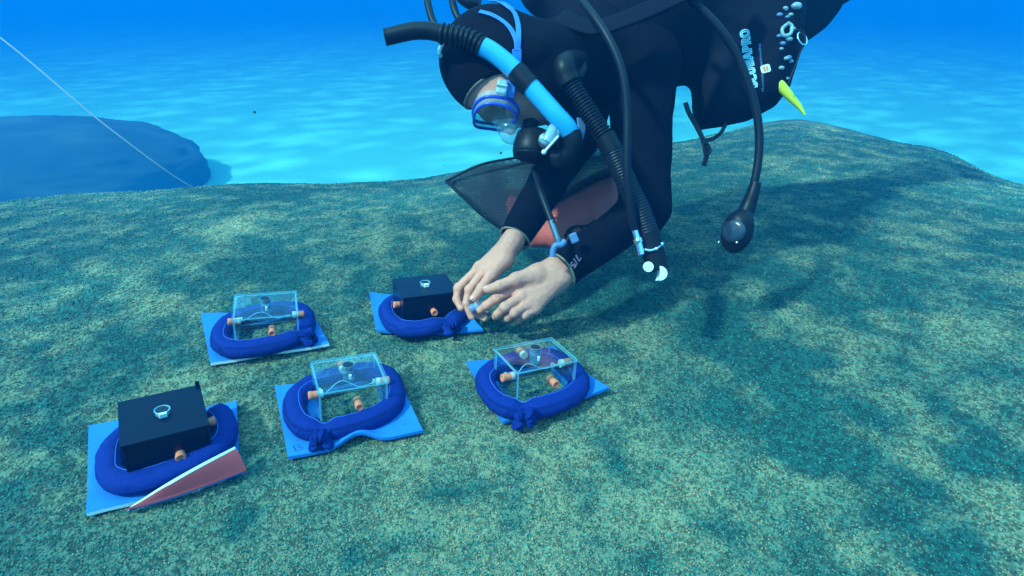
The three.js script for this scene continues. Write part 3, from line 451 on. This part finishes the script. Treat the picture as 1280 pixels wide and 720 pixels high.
{
  const core = (x, y, z) => { let d = mainSuit(x, y, z); d = smin(d, foreL(x, y, z), 0.03); d = smin(d, foreR(x, y, z), 0.03); return d + 0.012; };
  const face = nets((x, y, z) => smin(headSkin(x, y, z), bone(J.neck0, J.neck1, 0.052, 0.06)(x, y, z), 0.03), boundsOf([hp(0.14, 0, 0), hp(-0.13, 0, 0), hp(0, 0.13, 0), J.neck1, hp(0, 0, 0.1), hp(0, 0, -0.1)], 0.03), 0.0045);
  const joints = Object.values(J);
  const inner = nets(core, boundsOf(joints, 0.17), 0.014), hl = nets(handL, boundsOf([J.wrL, ...LF.flat(), ...LT], 0.05), 0.0024), hr = nets(handR, boundsOf([J.wrR, ...RF.flat(), ...RT], 0.05), 0.0024);
  part('body', boxUV(mergeGeometries([inner, face, hl, hr])), M.skin, person);
  part('wetsuit', boxUV(nets(suitF, boundsOf(joints, 0.19), 0.0085), 4), M.wetsuit, person);
  part('hood', boxUV(nets(hoodF, boundsOf([hp(0.13, 0, 0), hp(-0.13, 0, 0), hp(0, 0.14, 0), J.neck1, hp(0, 0, 0.1), hp(0, 0, -0.1)], 0.06), 0.0045), 4), M.wetsuit, person);
  part('face_seal', nets(rimF, boundsOf([hp(0.13, 0.1, 0.1), hp(0.02, -0.12, -0.1), hp(0.02, 0.1, -0.1), hp(0.13, -0.12, 0.1)], 0.03), 0.0026), M.cuff, person);
  for (const [c, n, r] of [[cutL, nL, 0.0352], [cutR, nR, 0.0322]]) part('cuff', ring(c.clone().addScaledVector(n, 0.0005), n, r, 0.0022, 40), M.cuff, person);
  const nails = []; for (const [c, r] of [...LF.map((c) => [c, 0.0064]), [LT, 0.0076], ...RF.map((c) => [c, 0.0064]), [RT, 0.0076]]) { const T = c[3].clone().sub(c[2]).normalize(), bend = c[1].clone().sub(c[2]).normalize().add(T).negate(), o = UPV.clone().addScaledVector(FW, -0.6); o.addScaledVector(T, -o.dot(T)).normalize(); const g = new THREE.SphereGeometry(1, 10, 8); g.scale(r * 0.72, r * 0.28, r * 0.95); const m = new THREE.Matrix4().makeBasis(V().crossVectors(o, T), o, T); g.applyMatrix4(m); const p = c[3].clone().addScaledVector(o, r * 0.82); g.translate(p.x, p.y, p.z); part('fingernail', g, M.nail, person); }
}
function decal(f, p, T, up, w, h, tex, name, parent, color, lift = 0.0012) { // print on a surface: a patch of the surface itself, cut to the lettering
  const n = gradient(f, p, 0.006); T = T.clone().addScaledVector(n, -T.dot(n)).normalize(); let B = V().crossVectors(n, T).normalize(); if (B.dot(up) < 0) { B.negate(); }
  const NX = 30, NY = 12, v = [], uv = [], ix = [];
  for (let j = 0; j <= NY; j++) for (let i = 0; i <= NX; i++) { const q = p.clone().addScaledVector(T, (i / NX - 0.5) * w).addScaledVector(B, (j / NY - 0.5) * h).addScaledVector(n, 0.03); for (let k = 0; k < 60; k++) { const d = f(q.x, q.y, q.z) - lift; if (d < 1e-4) break; q.addScaledVector(n, -d * 0.7); } v.push(q.x, q.y, q.z); uv.push(i / NX, j / NY); if (i && j) { const b = j * (NX + 1) + i, a = b - NX - 1; ix.push(a - 1, a, b - 1, a, b, b - 1); } }
  const g = new THREE.BufferGeometry(); g.setAttribute('position', new THREE.Float32BufferAttribute(v, 3)); g.setAttribute('uv', new THREE.Float32BufferAttribute(uv, 2)); g.setIndex(ix); g.computeVertexNormals();
  const m = mat({ color, roughness: 0.7, alphaMap: tex, alphaTest: 0.4, side: THREE.DoubleSide }); return part(name, g, m, parent);
}
const ink = (w, h, draw) => canvasTex(w, h, (c) => { c.fillStyle = '#000'; c.fillRect(0, 0, w, h); c.fillStyle = c.strokeStyle = '#fff'; c.textAlign = 'center'; c.textBaseline = 'middle'; draw(c); }, false);
{
  const p = hitField(suitF, 719.5, 327, 0.9, 1.3), a = at(725, 320, 1.08), b = at(715, 333, 1.08);
  if (p) decal(suitF, p, b.clone().sub(a), dir(0.77, -0.63, 0), 0.036, 0.02, ink(256, 142, (c) => { c.font = '900 120px sans-serif'; c.fillText('7/5', 128, 76, 240); }), 'sleeve_print', person, lin(0.55, 0.22, 0.26));
}
// ---- buoyancy vest
function pillow(poly, depth, R, k = 1, tiltX = 0, tiltY = 0) { // a padded panel: outline in the picture's directions at its own depth, R thick at the rim
  const c = poly.reduce((s, p) => [s[0] + p[0] / poly.length, s[1] + p[1] / poly.length], [0, 0]), O = at(c[0], c[1], depth), N = dir(tiltX, tiltY, 1).normalize(), X = dir(1, 0, 0).addScaledVector(N, -dir(1, 0, 0).dot(N)).normalize(), Y = V().crossVectors(N, X);
  const q = poly.map(([x, y]) => { const r = ray(x, y), t = O.clone().sub(EYE).dot(N) / r.dot(N), w = r.multiplyScalar(t).add(EYE).sub(O); return [w.dot(X), w.dot(Y)]; });
  const f = (x, y, z) => {
    const px = x - O.x, py = y - O.y, pz = z - O.z, a = px * X.x + py * X.y + pz * X.z, b = px * Y.x + py * Y.y + pz * Y.z, n = px * N.x + py * N.y + pz * N.z;
    let d = 1e9, s = 1;
    for (let i = 0, j = q.length - 1; i < q.length; j = i++) { const ex = q[j][0] - q[i][0], ey = q[j][1] - q[i][1], wx = a - q[i][0], wy = b - q[i][1], t = clamp((wx * ex + wy * ey) / (ex * ex + ey * ey)), dx = wx - ex * t, dy = wy - ey * t; d = Math.min(d, dx * dx + dy * dy); const c1 = b >= q[i][1], c2 = b < q[j][1], c3 = ex * wy > ey * wx; if ((c1 && c2 && c3) || (!c1 && !c2 && !c3)) s = -s; }
    const e = Math.max(s * Math.sqrt(d) + R, 0); return Math.hypot(e, n * k) / 1 - R;
  };
  const world = poly.map(([x, y]) => { const r = ray(x, y), t = O.clone().sub(EYE).dot(N) / r.dot(N); return r.multiplyScalar(t).add(EYE); });
  return { f, box: boundsOf(world, R / k + 0.02), O, X, Y, N };
}
const lobe = pillow([[868, -40], [866, 60], [862, 100], [868, 146], [874, 161], [905, 157], [940, 150], [968, 134], [984, 110], [996, 78], [1004, 30], [1006, -40]], 1.26, 0.06, 0.75, -0.15, 0);
const torsoWrap = union([bone(at(688, -22, 1.26), at(800, -70, 1.34), 0.075, 0.13), bone(J.chest, J.belly, 0.175, 0.172), bone(J.belly, J.pelvis, 0.172, 0.15)], 0.04);
const vestF = (x, y, z) => { const a = lobe.f(x, y, z), b = Math.max(torsoWrap(x, y, z), -0.3 - (x - J.chest.x)); let d = smin(a, b, 0.04); return d + (Math.abs(d) < 0.04 ? (fbm(x * 14 + 5, y * 14 + 5, z * 14 + 5, 3) - 0.5) * 0.014 : 0); };
const vest = thing('buoyancy_vest', 'dark navy buoyancy vest with pale lettering on the back and side of the diver', 'buoyancy vest', at(930, 60, 1.3));
{
  const g = nets(vestF, lobe.box.clone().union(boundsOf([J.chest, J.belly, J.pelvis, at(688, -22, 1.26)], 0.2)), 0.0075); part('bladder', boxUV(g, 4), M.vest, vest);
  const hit = (x, y) => hitField(vestF, x, y, 0.7, 1.6), p = hit(935, 74), a = hit(941, 120), b = hit(928, 26);
  if (p) decal(vestF, p, b.clone().sub(a), dir(-1, 0.1, 0), 0.19, 0.027, ink(1024, 146, (c) => { c.font = '900 128px sans-serif'; c.lineWidth = 9; c.strokeText('SCUBAPRO', 512, 78, 980); }), 'lettering', vest, lin(0.3, 0.62, 0.72));
  const p2 = hit(952, 84), a2 = hit(954, 112), b2 = hit(950, 56);
  if (p2) decal(vestF, p2, b2.clone().sub(a2), dir(-1, 0.1, 0), 0.1, 0.008, ink(512, 44, (c) => { const r = rng(4); for (let i = 0; i < 24; i++) { c.lineWidth = 5; c.beginPath(); c.moveTo(10 + i * 21, 34); c.lineTo(12 + i * 21 + r() * 6, 8 + r() * 10); c.lineTo(22 + i * 21, 22 + r() * 14); c.stroke(); } }), 'small_print', vest, lin(0.08, 0.2, 0.4));
  const p3 = hit(957, 86); if (p3) {
    decal(vestF, p3, dir(0.25, -1, 0), dir(1, 0.25, 0), 0.018, 0.02, ink(64, 64, (c) => { c.beginPath(); c.roundRect(2, 2, 60, 60, 14); c.fill(); }), 'badge', vest, lin(0.75, 0.72, 0.72), 0.0016);
    decal(vestF, p3, dir(0.25, -1, 0), dir(1, 0.25, 0), 0.01, 0.012, ink(64, 64, (c) => { c.fillRect(0, 6, 64, 20); c.fillRect(0, 34, 64, 24); }), 'badge_bars', vest, lin(0.8, 0.25, 0.08), 0.0024);
  }
  // loose straps at the lower front corner
  const st = (P, w, out = dir(0.3, 0, 1)) => band(pts(P), P.map(() => out.clone()), w, 0.0025, 40);
  part('strap', st([[857, 128, 1.2], [861, 140, 1.2], [870, 156, 1.2], [878, 172, 1.2], [882, 184, 1.2], [884, 190, 1.2], [880, 207, 1.2]], 0.011), M.rubber, vest);
  part('strap', st([[880, 176, 1.2], [892, 173, 1.21], [901, 166, 1.21], [908, 154, 1.22]], 0.008), M.rubber, vest);
  part('buckle', tube(pts([[879, 178, 1.198], [885, 180, 1.196], [888, 190, 1.196], [882, 193, 1.198], [879, 178, 1.198]]), 0.0025, 30), M.rubber, vest);
  part('shoulder_strap', band([[700, 20, 1.06], [742, 34, 1.03], [790, 20, 1.02], [860, -10, 1.04], [930, -30, 1.1]].map((p) => at(...p)), Array(5).fill(dir(0, 0.4, 1)), 0.035, 0.005, 50), M.vest, vest);
}
{ // fittings clipped to the rear edge of the vest
  const c = thing('clip_cluster', 'cluster of pale clips, beads and a metal ring on the rear vest edge', 'clips', at(990, 50, 1.2));
  const d = (hitField(vestF, 988, 42, 0.7, 1.6) ?? at(988, 42, 1.2)).sub(EYE).dot(FW) - 0.006; part('split_ring', ring(at(1003, 48, d), dir(0.5, 0.2, 1), 0.014, 0.0018), M.chrome, c);
  part('cord', tube(pts([[994, 38, d], [1003, 38, d], [1007, 50, d], [1000, 66, d], [996, 78, d], [990, 92, d], [986, 104, d]]), 0.0018, 50), M.hose, c);
  const r = rng(8); for (let i = 0; i < 16; i++) { const t = r(), x = 983 + (r() - 0.5) * 17 - t * 2, y = 6 + t * 96; const hb = hitField(vestF, x, y, 0.7, 1.5) ?? at(x, y, 1.22); part('bead', ball(hb, 0.003 + r() * 0.0045, 1.2, 0.8, 1), i % 3 ? M.silicone : M.paleTab, c); }
  part('hook', tube(pts([[984, 30, d], [978, 36, d], [980, 44, d], [988, 42, d], [990, 32, d], [984, 28, d]]), 0.0035, 40), M.silicone, c); part('bead', ball(at(996, 7, d), 0.009, 1.2, 0.8, 1), M.silicone, c);
  const y = thing('yellow_tab', 'fluorescent yellow pointed tab sticking out below the vest edge', 'tab', at(976, 108, 1.2));
  const P = [[972, 104, 1.2], [980, 112, 1.2], [991, 124, 1.2], [1000, 134, 1.2], [1006, 143, 1.2]].map((p) => at(...p));
  const g = tube(P, 0.0125, 30, 14, (t) => (1 - t) ** 0.7 * 0.85 + 0.12); part('blade', g, M.yellow, y); part('tip', ball(P[4], 0.0022), M.yellow, y);
}
// ---- mask
{
  const t = thing('diving_mask', 'clear silicone diving mask with blue frame over the face of the diver', 'diving mask', hp(0.1, 0, 0));
  const oval = (f, a, b, r, uc = -0.003) => { const P = []; for (let i = 0; i < 64; i++) { const k = i / 64 * 6.2832, c = Math.cos(k), s = Math.sin(k), n = 2 / 2.7; P.push(hp(f - Math.abs(c) ** 2 * 0.012, uc + Math.sign(s) * b * Math.abs(s) ** n - (s < 0 ? 0.016 * Math.exp(-((c / 0.3) ** 2)) * -1 : 0), Math.sign(c) * a * Math.abs(c) ** n)); } return P; };
  const closedTube = (P, r) => new THREE.TubeGeometry(new THREE.CatmullRomCurve3(P, true), 120, r, 8, true);
  const back = oval(0.084, 0.067, 0.046), mid = oval(0.096, 0.068, 0.045), frnt = oval(0.108, 0.065, 0.042);
  part('frame', mergeGeometries([closedTube(mid, 0.003), closedTube(frnt, 0.0028)]), M.maskBlue, t);
  const loft = (A, B) => { const v = [], ix = []; A.forEach((a, i) => v.push(...a.toArray(), ...B[i].toArray())); for (let i = 0; i < 64; i++) { const a = 2 * i, b = 2 * ((i + 1) % 64); ix.push(a, b, a + 1, a + 1, b, b + 1); } const g = new THREE.BufferGeometry(); g.setAttribute('position', new THREE.Float32BufferAttribute(v, 3)); g.setIndex(ix); g.computeVertexNormals(); return g; };
  const sil = M.silicone.clone(); sil.side = THREE.DoubleSide; sil.transmission = 0.8; sil.roughness = 0.15; sil.color = lin(0.7, 0.92, 1);
  part('skirt', mergeGeometries([loft(back, mid), loft(mid, frnt)]), sil, t);
  const fan = (P) => { const c = P.reduce((s, p) => s.add(p), V()).divideScalar(64), v = [...c.toArray()], ix = []; P.forEach((p) => v.push(...p.toArray())); for (let i = 0; i < 64; i++) ix.push(0, 1 + i, 1 + (i + 1) % 64); const g = new THREE.BufferGeometry(); g.setAttribute('position', new THREE.Float32BufferAttribute(v, 3)); g.setIndex(ix); g.computeVertexNormals(); return g; };
  part('lens', fan(frnt), phys({ color: lin(0.55, 0.85, 0.9), roughness: 0.03, transmission: 1, thickness: 0 }), t);
  part('nose_pocket', nets(union([ell(hp(0.112, -0.036, 0), HF, HU, HL, 0.03, 0.026, 0.022), bone(hp(0.1, -0.006, 0), hp(0.12, -0.03, 0), 0.01, 0.014)], 0.012), boundsOf([hp(0.12, -0.03, 0)], 0.05), 0.003), sil, t);
  // buckle and strap on the near side
  const bk = hp(0.072, -0.006, 0.083); part('buckle', new RoundedBoxGeometry(0.02, 0.028, 0.011, 4, 0.005).applyMatrix4(new THREE.Matrix4().makeBasis(HU, HF, HL)).translate(bk.x, bk.y, bk.z), M.silicone, t);
  part('buckle_pin', cylBetween(bk.clone().addScaledVector(HU, -0.009).addScaledVector(HL, 0.007), bk.clone().addScaledVector(HU, 0.009).addScaledVector(HL, 0.007), 0.003), M.chrome, t);
  const skin = (x, y) => { const p = hitField(hoodOuter, x, y, 0.8, 1.4) ?? at(x, y, 1.1); const n = gradient(hoodOuter, p, 0.005); return [p.addScaledVector(n, 0.003), n]; };
  const run = (P, w) => { const s = P.map((p) => skin(...p)); return band(s.map((q) => q[0]), s.map((q) => q[1]), w, 0.0035, 60); };
  part('strap', run([[637, 122], [640, 105], [644, 88], [646, 74], [646, 62]], 0.0165), M.strap, t);
  part('strap', run([[646, 64], [645, 52], [638, 38], [628, 28], [614, 20], [600, 16]], 0.0085), M.strap, t);
  part('strap', run([[647, 64], [648, 46], [646, 28], [641, 16], [632, 9]], 0.0095), M.strap, t);
  part('strap_keeper', run([[640, 14], [628, 6], [614, 3]], 0.014), M.strap, t);
  part('far_buckle', tube([hp(-0.01, 0.112, 0.045), hp(0.002, 0.117, 0.04), hp(0.014, 0.116, 0.045), hp(0.018, 0.112, 0.05)], 0.0038, 24), M.silicone, t);
}
// ---- snorkel along the near side of the head
{
  const t = thing('snorkel', 'snorkel with pale blue tube, ribbed black top bend and black clip', 'snorkel', at(640, 85, 0.985)), d = 0.985;
  const wf = (a) => a.map(([x, y, k]) => at(x, y, d + (k ?? 0)));
  part('tube', tube(wf([[601, 57], [614, 64], [630, 76], [648, 92], [664, 109], [680, 127], [696, 145], [708, 158, 0.005], [714, 168, 0.012]]), 0.0168, 80, 18), M.snorkel, t);
  part('ribbed_bend', tube(wf([[603, 58.5], [588, 50], [574, 46], [560, 43.5], [549, 41]]), 0.0175, 140, 18, (q) => 0.98 + 0.1 * Math.sign(Math.sin(q * 56)) * Math.abs(Math.sin(q * 56)) ** 0.5), M.rubber, t);
  part('top_tube', tube(wf([[552, 41.5], [538, 38.5], [520, 38], [503, 41], [489, 44.5], [482, 46]]), 0.0155, 60, 18, (q) => 1.0 - 0.08 * q), M.rubber, t);
  part('top_opening', ring(at(482, 46, d), dir(-1, -0.2, 0.1), 0.0135, 0.002), M.rubber, t);
  part('keeper_clip', tube(wf([[644, 88], [650, 94], [656, 101], [663, 108]]), 0.0192, 20, 18), M.rubber, t);
  part('mouth_bend', tube(wf([[713, 165, 0.01], [716, 175, 0.012], [714, 188, 0.02], [704, 196, 0.03], [694, 197, 0.04]]), 0.0172, 50, 16), M.rubber, t);
}
// ---- regulator in the mouth, and its hoses behind the head
{
  const t = thing('regulator', 'black regulator second stage with clear fittings in the mouth of the diver', 'regulator', hp(0.13, -0.07, 0));
  const c = hp(0.142, -0.078, 0.004), q = new THREE.Quaternion().setFromUnitVectors(V(0, 1, 0), HF);
  const prof = [[0, -0.03], [0.026, -0.03], [0.034, -0.022], [0.037, 0], [0.037, 0.012], [0.034, 0.02], [0.026, 0.025], [0, 0.028]].map(([a, b]) => new THREE.Vector2(a, b));
  const body = new THREE.LatheGeometry(prof, 36); body.applyQuaternion(q); body.translate(c.x, c.y, c.z); part('case', body, M.rubber, t);
  part('cover_ring', ring(c.clone().addScaledVector(HF, 0.019), HF, 0.033, 0.0022, 36), M.hose, t);
  const mp = ell(hp(0.1, -0.066, 0), HF, HU, HL, 0.03, 0.016, 0.026); part('mouthpiece', nets(mp, boundsOf([hp(0.1, -0.066, 0)], 0.04), 0.003), M.rubber, t);
  part('exhaust_tee', tube([c.clone().addScaledVector(HU, -0.02).addScaledVector(HL, -0.055).addScaledVector(HF, 0.002), c.clone().addScaledVector(HU, -0.034), c.clone().addScaledVector(HU, -0.02).addScaledVector(HL, 0.055).addScaledVector(HF, 0.002)], 0.016, 40, 14), M.rubber, t);
  part('side_fitting', tube(pts([[690, 147, 1.0], [697, 158, 0.995], [693, 170, 0.99], [684, 176, 0.99], [677, 172, 0.995]]), 0.0085, 40, 12), M.silicone, t);
  part('side_fitting', tube(pts([[692, 160, 0.992], [688, 168, 0.985], [683, 177, 0.985]]), 0.0095, 20, 12), M.silicone, t);
  part('lever_rod', mergeGeometries([cylBetween(at(698, 170, 0.978), at(681, 189, 0.978), 0.0022), ball(at(680, 190, 0.978), 0.0045)]), M.white, t);
  part('pale_flap', band(pts([[726, 148, 1.02], [727, 160, 1.015], [724, 172, 1.01]]), Array(3).fill(dir(0.5, 0, 1)), 0.017, 0.003, 20), M.paleTab, t);
  const hs = thing('regulator_hose', 'pair of dark regulator hoses arching above the crown of the hood', 'hose', at(550, 0, 1.2));
  part('hose', tube(pts([[640, -90, 1.3], [570, -70, 1.25], [535, -20, 1.2], [537, 14, 1.18], [548, 38, 1.17], [570, 60, 1.17], [600, 74, 1.18]]), 0.0075, 90, 12), M.hose, hs);
  part('hose', tube(pts([[650, -80, 1.3], [600, -60, 1.26], [566, -20, 1.22], [566, 4, 1.2], [574, 24, 1.19], [590, 40, 1.19]]), 0.0075, 80, 12), M.hose, hs);
  part('swivel', tube(pts([[578, -6, 1.2], [588, 1, 1.19], [600, 4, 1.19]]), 0.017, 24, 14), M.rubber, hs);
}
// ---- inflator: corrugated hose hanging from the shoulder, with valve and feed hose
{
  const t = thing('inflator_hose', 'corrugated black inflator hose hanging in front of the arm with chrome and white valve', 'inflator hose', at(770, 180, 1.0));
  const d = 1.0;
  part('corrugated_tube', tube(pts([[704, 84, d], [714, 104, d], [728, 128, d], [742, 150, d], [756, 172, d], [768, 192, d]]), 0.0165, 320, 16, (q) => 1 + 0.085 * Math.sin(q * 6.2832 * 30)), M.hose, t);
  part('elbow', tube(pts([[722, 76, d + 0.06], [712, 78, d + 0.025], [706, 84, d], [709, 96, d], [713, 104, d]]), 0.021, 50, 18), M.rubber, t);
  part('elbow_cap', (() => { const g = new THREE.LatheGeometry([[0, 0], [0.022, 0], [0.027, -0.004], [0.027, -0.018], [0, -0.018]].map(([a, b]) => new THREE.Vector2(a, b)), 28); g.applyQuaternion(new THREE.Quaternion().setFromUnitVectors(V(0, 1, 0), dir(0.1, 0.25, 1).normalize())); const p = at(717, 82, d + 0.03); g.translate(p.x, p.y, p.z); return g; })(), M.rubber, t);
  part('hose_band', tube(pts([[755, 170, d], [761, 180, d], [766, 189, d]]), 0.0195, 20, 16), M.rubber, t);
  part('smooth_tube', tube(pts([[766, 188, d], [776, 212, d], [788, 238, d], [802, 268, d], [812, 296, d]]), 0.0185, 200, 16, (q) => 1 + 0.02 * Math.sin(q * 200)), M.hose, t);
  part('valve_body', tube(pts([[810, 292, d], [815, 310, d], [819, 326, d], [822, 338, d]]), 0.0205, 40, 18, (q) => 1.02 - 0.12 * q), M.rubber, t);
  const btn = (x, y, dd, r, n, name) => part(name, cylBetween(at(x, y, dd), at(x, y, dd).addScaledVector(n, 0.006), r, r * 0.92, 28), M.white, t);
  btn(810.5, 333.5, d - 0.021, 0.0092, dir(-0.15, -0.1, 1).normalize(), 'button');
  { const g = new THREE.CylinderGeometry(0.0125, 0.0125, 0.012, 28, 1, false, 0, Math.PI * 1.1); g.applyMatrix4(new THREE.Matrix4().makeBasis(dir(0.95, -0.3, 0.1).normalize(), dir(0.1, 0.1, 1).normalize(), dir(-0.3, -0.95, 0.05).normalize())); const p = at(823.5, 342, d - 0.016); g.translate(p.x, p.y, p.z); part('deflator_button', g, M.white, t); }
  part('quick_connect', mergeGeometries([cylBetween(at(793, 286, d - 0.016), at(797, 299, d - 0.016), 0.0058), cylBetween(at(796.5, 298, d - 0.016), at(798.5, 303, d - 0.016), 0.0085), cylBetween(at(798.5, 303, d - 0.016), at(802, 318, d - 0.016), 0.0066), ball(at(797, 301, d - 0.021), 0.0055)]), M.chrome, t);
  part('pin_rail', mergeGeometries([tube(pts([[806, 312, d - 0.02], [813, 313, d - 0.023], [820, 311, d - 0.022], [827, 306, d - 0.01]]), 0.0024, 30), ball(at(827, 305.5, d - 0.01), 0.0048), ball(at(820.5, 311, d - 0.022), 0.0036)]), M.chrome, t);
  part('feed_hose', tube(pts([[712, -30, 1.02], [727, 0, 0.99], [744, 22, 0.965], [760, 47, 0.95], [772, 72, 0.945], [780, 100, 0.945], [784, 140, 0.95], [784, 180, 0.955], [784, 220, 0.962], [788, 258, 0.972], [793, 287, 0.983]]), 0.0072, 160, 14), M.hose, t);
}
// ---- spare second stage on its hose
{
  const t = thing('octopus_regulator', 'spare round regulator dangling on a long dark hose below the vest', 'regulator', at(922, 290, 1.1)), d = 1.1;
  part('hose', tube(pts([[840, -25, 1.06], [864, 0, 1.06], [884, 18, 1.06], [905, 42, 1.06], [922, 70, 1.065], [934, 100, 1.07], [944, 132, 1.075], [949, 165, 1.08], [948, 200, 1.085], [943, 228, 1.09], [939, 242, 1.095]]), 0.0078, 170, 14), M.hose, t);
  part('hose_boot', tube(pts([[945, 228, 1.09], [941, 242, 1.093], [936, 256, 1.098], [930, 270, 1.1]]), 0.0135, 50, 14, (q) => 0.75 + 0.5 * q), M.rubber, t);
  const N = dir(-0.62, 0.02, 0.75).normalize(), U = dir(0.25, 0.95, 0.1), Ux = U.addScaledVector(N, -U.dot(N)).normalize(), S = V().crossVectors(Ux, N), c = at(921.5, 290, d);
  part('case', nets(((e1, e2) => (x, y, z) => smin(e1(x, y, z), e2(x, y, z), 0.012))(ell(c, N, Ux, S, 0.022, 0.042, 0.03), bone(c.clone().addScaledVector(Ux, 0.02), at(931, 268, d), 0.022, 0.015)), boundsOf([c], 0.07), 0.0035), M.rubber, t);
  const p = c.clone().addScaledVector(N, 0.0225), g = new THREE.LatheGeometry([[0.0, 0.0045], [0.015, 0.004], [0.021, 0.002], [0.0225, -0.002], [0.0225, -0.006]].map(([a, b]) => new THREE.Vector2(a, b)), 30); g.applyMatrix4(new THREE.Matrix4().makeBasis(S, N, Ux.clone().negate())); g.scale(1, 1, 1); g.translate(p.x, p.y, p.z);
  part('purge_cover', g, phys({ color: lin(0.02, 0.03, 0.05), roughness: 0.2, clearcoat: 0.8 }), t);
  part('cover_screw', mergeGeometries([ball(c.clone().addScaledVector(N, 0.021).addScaledVector(Ux, -0.02).addScaledVector(S, 0.012), 0.003), ball(c.clone().addScaledVector(N, 0.008).addScaledVector(Ux, -0.026).addScaledVector(S, -0.026), 0.003)]), M.chrome, t);
}
M.darkMetal = mat({ color: lin(0.2, 0.25, 0.3), roughness: 0.3, metalness: 0.8 });
// ---- cord with metal end clipped at the sleeve
{
  const t = thing('clipped_lanyard', 'thin dark lanyard with metal end and pale clip resting against the printed sleeve', 'lanyard', at(690, 280, 1.04));
  part('cord', tube(pts([[668, 210, 1.1], [676, 240, 1.06], [684, 262, 1.045], [691, 280, 1.035]]), 0.0065, 50, 12), M.hose, t);
  part('metal_end', mergeGeometries([cylBetween(at(689, 276, 1.036), at(698, 301, 1.03), 0.0062, 0.0058), cylBetween(at(697, 299, 1.03), at(699, 305, 1.03), 0.0075)]), M.darkMetal, t);
  part('pale_clip', tube(pts([[691, 321, 1.022], [691.5, 313, 1.02], [695, 306.5, 1.018], [702, 306, 1.018], [706, 301, 1.02]]), 0.0055, 40, 12), M.paleTab, t);
  part('pale_tab', new RoundedBoxGeometry(0.015, 0.019, 0.009, 3, 0.003).applyMatrix4(new THREE.Matrix4().makeBasis(dir(0.9, 0.4, 0.1).normalize(), dir(-0.4, 0.9, 0.1).normalize(), dir(0, -0.1, 1).normalize())).translate(...at(717.5, 297.5, 1.04).toArray()), M.paleTab, t);
}
// ---- mesh bag with its red sack
{
  const mesh = dataTex(64, (u, v) => grey(Math.min(Math.abs(u * 4 % 1 - 0.5), Math.abs(v * 4 % 1 - 0.5)) > 0.24 ? 0 : 1)); mesh.repeat.set(90, 90);
  const net = mat({ color: lin(0.012, 0.02, 0.035), roughness: 0.8, alphaMap: mesh, alphaTest: 0.5, side: THREE.DoubleSide });
  const t = thing('mesh_bag', 'black mesh bag with a coral red sack hanging under the diver behind the hands', 'mesh bag', at(680, 250, 1.32));
  const wr = (p, s, a) => (x, y, z) => { const d = p.f(x, y, z); return d + (Math.abs(d) < 0.04 ? (fbm(x * s, y * s + x * s * 0.5, z * s + 60, 3) - 0.5) * a : 0); };
  const red = pillow([[614, 262], [618, 246], [640, 236], [690, 246], [738, 224], [779, 206], [781, 250], [748, 286], [702, 310], [664, 309], [630, 290]], 1.37, 0.045, 1.2, -0.1, 0.35), up = pillow([[557, 226], [600, 206], [650, 196], [716, 176], [775, 160], [783, 212], [738, 230], [694, 254], [650, 268], [646, 300], [606, 272]], 1.33, 0.022, 1.3, -0.1, 0.2);
  part('red_sack', boxUV(nets(wr(red, 15, 0.02), red.box, 0.006), 4), M.red, t);
  part('mesh_panel', boxUV(nets(wr(up, 11, 0.012), up.box, 0.006)), net, t);
  part('hem', tube(pts([[557, 226, 1.325], [600, 206, 1.31], [650, 196, 1.31]]), 0.003, 30, 8), M.rubber, t);
  part('hem', tube(pts([[557, 226, 1.325], [580, 248, 1.315], [606, 272, 1.31], [648, 299, 1.31]]), 0.003, 30, 8), M.rubber, t);
  part('hem', tube(pts([[648, 264, 1.29], [694, 253, 1.285], [738, 229, 1.285], [782, 212, 1.29]]), 0.0035, 40, 8), M.rubber, t);
  part('drawcord', tube(pts([[706, 296, 1.3], [712, 286, 1.29], [724, 283, 1.29], [730, 290, 1.295], [720, 297, 1.29], [712, 292, 1.285], [718, 284, 1.285], [734, 282, 1.295], [744, 276, 1.3]]), 0.003, 80, 8), M.rubber, t);
}
{ // held between the hands
  const t = thing('sample_vial', 'small clear plastic vial held between the two hands', 'vial', at(614, 376, 1.098)), a = at(594, 384, 1.108), b = at(634, 367, 1.09), ax = b.clone().sub(a).normalize();
  part('barrel', cylBetween(a, b, 0.0085, 0.0085, 24), phys({ color: lin(0.55, 0.8, 0.95), roughness: 0.1, transmission: 0.7, thickness: 0 }), t);
  part('cap', cylBetween(a.clone().addScaledVector(ax, -0.008), a.clone().addScaledVector(ax, -0.0002), 0.0092, 0.0092, 24), M.paleTab, t);
}
// ---- line to the surface, and specks adrift
{
  const a = at(-130, -42, 3.6), m = at(140, 160, 3.7), b = onGround(239, 233), e = b.clone().add(V(0.05, -0.06, -0.1));
  const o = part('white_line', tube([a, at(0, 47, 3.62), m.clone().add(V(0, -0.02, 0)), b, e], 0.0046, 160, 8), M.rope); tag(o, 'thin pale line rising from behind the mound towards the upper left', 'line');
  const r = rng(91), g = []; for (let i = 0; i < 22; i++) { const q = new THREE.IcosahedronGeometry(0.0004 + r() * 0.0006, 0), p = at(r() * 1280, r() * 330, 0.6 + r() * 1.6); if (p.y > groundY(p.x, p.z) + 0.03) g.push(q.translate(p.x, p.y, p.z)); }
  for (const [x, y, d, k] of [[318, 140, 0.9, 0.0022], [626, 191, 0.9, 0.0022]]) { const p = at(x, y, d); g.push(new THREE.IcosahedronGeometry(k, 0).translate(p.x, p.y, p.z)); }
  const s = part('drifting_specks', mergeGeometries(g), mat({ color: lin(0.05, 0.06, 0.06), roughness: 1 })); s.userData = { kind: 'stuff', label: 'fine specks adrift in the blue water', category: 'specks' };
}

renderer.render(scene, camera);
